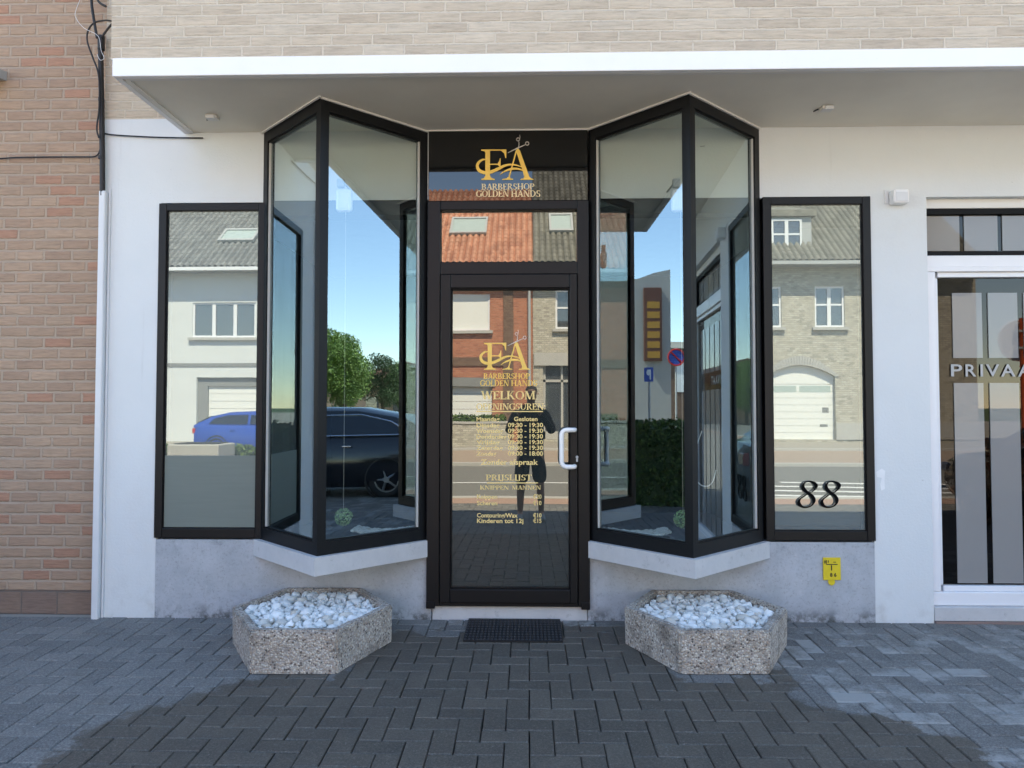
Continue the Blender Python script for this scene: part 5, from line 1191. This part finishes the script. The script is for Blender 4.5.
# ------------------------------------------------------------------ the person with the phone
def skin(name, joints, edges, mat, parent, sub=2, root=0):
    off = WL(parent); me = bpy.data.meshes.new(name); me.from_pydata([Vector(j[0]) - off for j in joints], edges, []); me.update()
    o = bpy.data.objects.new(name, me); COL.objects.link(o); o.parent = parent; me.materials.append(mat)
    sk = o.modifiers.new('skin', 'SKIN'); sk.use_smooth_shade = True
    for i, j in enumerate(joints):
        r = j[1]; me.skin_vertices[0].data[i].radius = (r, r) if isinstance(r, (int, float)) else r
        me.skin_vertices[0].data[i].use_root = (i == root)
    sb = o.modifiers.new('sub', 'SUBSURF'); sb.levels = sub; sb.render_levels = sub
    return o
px_, py_ = .02, -4.93; g0 = gz(4.93)
per = thing('person', 'person in black top and shorts holding up a phone, reflected in the glass door', 'person', (px_, py_, g0))
skinm = simple('skin', (0.46, 0.27, 0.19), .5); blk = simple('black_clothes', (0.010, 0.010, 0.012), .85); hairm = simple('dark_hair', (0.015, 0.011, 0.009), .6); shoe = simple('grey_shoe', (0.35, 0.38, 0.40), .7)
X, Yp = px_, py_
J = [((X, Yp, g0 + .98), .125), ((X, Yp + .01, g0 + 1.14), .115), ((X, Yp + .01, g0 + 1.32), .135), ((X, Yp, g0 + 1.44), .09), ((X, Yp + .01, g0 + 1.53), .055), ((X + .01, Yp + .03, g0 + 1.60), .06), ((X + .01, Yp + .04, g0 + 1.68), .088), ((X + .01, Yp + .035, g0 + 1.755), .065)]
E_ = [(i, i + 1) for i in range(7)]
def addj(p, r, to): J.append((p, r)); E_.append((to, len(J) - 1)); return len(J) - 1
phone = Vector((0, -4.605, 1.368))
hands = {}
for s_ in (-1, 1):
    a = addj((X + s_ * .19, Yp, g0 + 1.42), .062, 3); e = addj((X + s_ * .29, Yp + .05, g0 + 1.17), .045, a); w_ = addj((phone.x + s_ * .125, phone.y - .045, phone.z - .055), .028, e); hands[s_] = w_
    hp = addj((phone.x + s_ * .095, phone.y - .028, phone.z - .02), (.032), w_)
    hx = addj((X + s_ * .10, Yp, g0 + .90), .105, 0); kn = addj((X + s_ * .125, Yp + .02, g0 + .50), .062, hx); cf = addj((X + s_ * .135, Yp - .01, g0 + .34), .056, kn); an = addj((X + s_ * .14, Yp - .02, g0 + .09), .036, cf); addj((X + s_ * .15, Yp + .10, g0 + .045), .035, an)
body = skin('body', J, E_, skinm, per)
for s_ in (-1, 1):
    for k, (dz, ln) in enumerate(((.028, .068), (.008, .075), (-.012, .070), (-.032, .055))):
        p0 = Vector((phone.x + s_ * .098, phone.y - .026, phone.z - .01 + dz)); jj = [(p0, .0095), (p0 + Vector((-s_ * ln * .30, .030, .004)), .009), (p0 + Vector((-s_ * ln * .25 + s_ * 0.002, .030 + .004, .004)) + Vector((-s_ * .018, -.004, 0)), .0085), (p0 + Vector((-s_ * ln * .75, .026, .002)), .0075)]
        jj = [(Vector((q.x, min(q.y, phone.y - .008 - .0095) if abs(q.x - phone.x) < .083 else q.y, q.z)), r) for q, r in jj]
        skin('finger', jj, [(0, 1), (1, 2), (2, 3)], skinm, body, 1)
    p0 = Vector((phone.x + s_ * .10, phone.y - .035, phone.z - .035)); skin('thumb', [(p0, .012), (p0 + Vector((-s_ * .022, -.012, .018)), .0105), (p0 + Vector((-s_ * .045, .004, .030)), .009)], [(0, 1), (1, 2)], skinm, body, 1)
T = [((X, Yp, g0 + .88), (.19, .14)), ((X, Yp, g0 + 1.0), (.19, .145)), ((X, Yp + .01, g0 + 1.15), (.185, .14)), ((X, Yp + .01, g0 + 1.32), (.205, .145)), ((X, Yp, g0 + 1.43), (.13, .10))]
TE = [(0, 1), (1, 2), (2, 3), (3, 4)]
for s_ in (-1, 1):
    T.append(((X + s_ * .20, Yp, g0 + 1.41), .075)); TE.append((4, len(T) - 1)); T.append(((X + s_ * .27, Yp + .03, g0 + 1.22), .064)); TE.append((len(T) - 2, len(T) - 1)); T.append(((X + s_ * .29, Yp + .05, g0 + 1.165), .060)); TE.append((len(T) - 2, len(T) - 1)); T.append(((phone.x + s_ * .145, phone.y - .06, phone.z - .065), .040)); TE.append((len(T) - 2, len(T) - 1))
skin('shirt', T, TE, blk, per)
T = [((X, Yp, g0 + .99), .14), ((X, Yp, g0 + .93), .14)]; TE = [(0, 1)]
for s_ in (-1, 1):
    T.append(((X + s_ * .10, Yp, g0 + .86), .135)); TE.append((1, len(T) - 1)); T.append(((X + s_ * .12, Yp + .01, g0 + .62), .112)); TE.append((len(T) - 2, len(T) - 1)); T.append(((X + s_ * .125, Yp + .02, g0 + .47), .098)); TE.append((len(T) - 2, len(T) - 1))
skin('shorts', T, TE, blk, per)
for s_ in (-1, 1):
    skin('shoe', [((X + s_ * .14, Yp - .05, g0 + .05), (.042, .048)), ((X + s_ * .145, Yp + .04, g0 + .055), (.046, .05)), ((X + s_ * .155, Yp + .15, g0 + .035), (.045, .032)), ((X + s_ * .157, Yp + .19, g0 + .03), (.034, .024))], [(0, 1), (1, 2), (2, 3)], shoe, per)
skin('hair', [((X + .01, Yp - .01, g0 + 1.62), .075), ((X + .01, Yp + .015, g0 + 1.72), .094), ((X + .01, Yp + .04, g0 + 1.775), .072)], [(0, 1), (1, 2)], hairm, per)
hz_ = g0 + 1.675; hy_ = Yp + .04 + .086
b = MB(); b.tube([(X + .01, hy_ - .012, hz_ + .01), (X + .01, hy_ + .012, hz_ - .025), (X + .01, hy_ - .004, hz_ - .034)], [.008, .013, .008], 8); b.build('nose', skinm, per)
b = MB()
for s_ in (-1, 1): b.disc((X + .01 + s_ * .032, hy_ - .012, hz_ + .008), (0, 1, 0), .010, .004, 12)
b.build('eyes', M['white'], per)
MB().box(X - .013, X + .033, hy_ - .012, hy_ - .004, hz_ - .058, hz_ - .051, .003).build('mouth', simple('lips', (.35, .12, .10), .5), per)
b = MB()
for s_ in (-1, 1): b.disc((X + .01 + s_ * .084, Yp + .03, hz_), (s_, 0, 0), .024, .012, 12, .016)
b.build('ears', skinm, per)
ph = MB().box(phone.x - .078, phone.x + .078, phone.y - .008, phone.y, phone.z - .037, phone.z + .037, .004).build('phone', M['black']); ph['label'] = 'black phone held sideways by the person before the shop'; ph['category'] = 'phone'
MB().box(phone.x - .074, phone.x + .074, phone.y - .0095, phone.y - .008, phone.z - .033, phone.z + .033).build('screen', M['sign_panel'], ph)
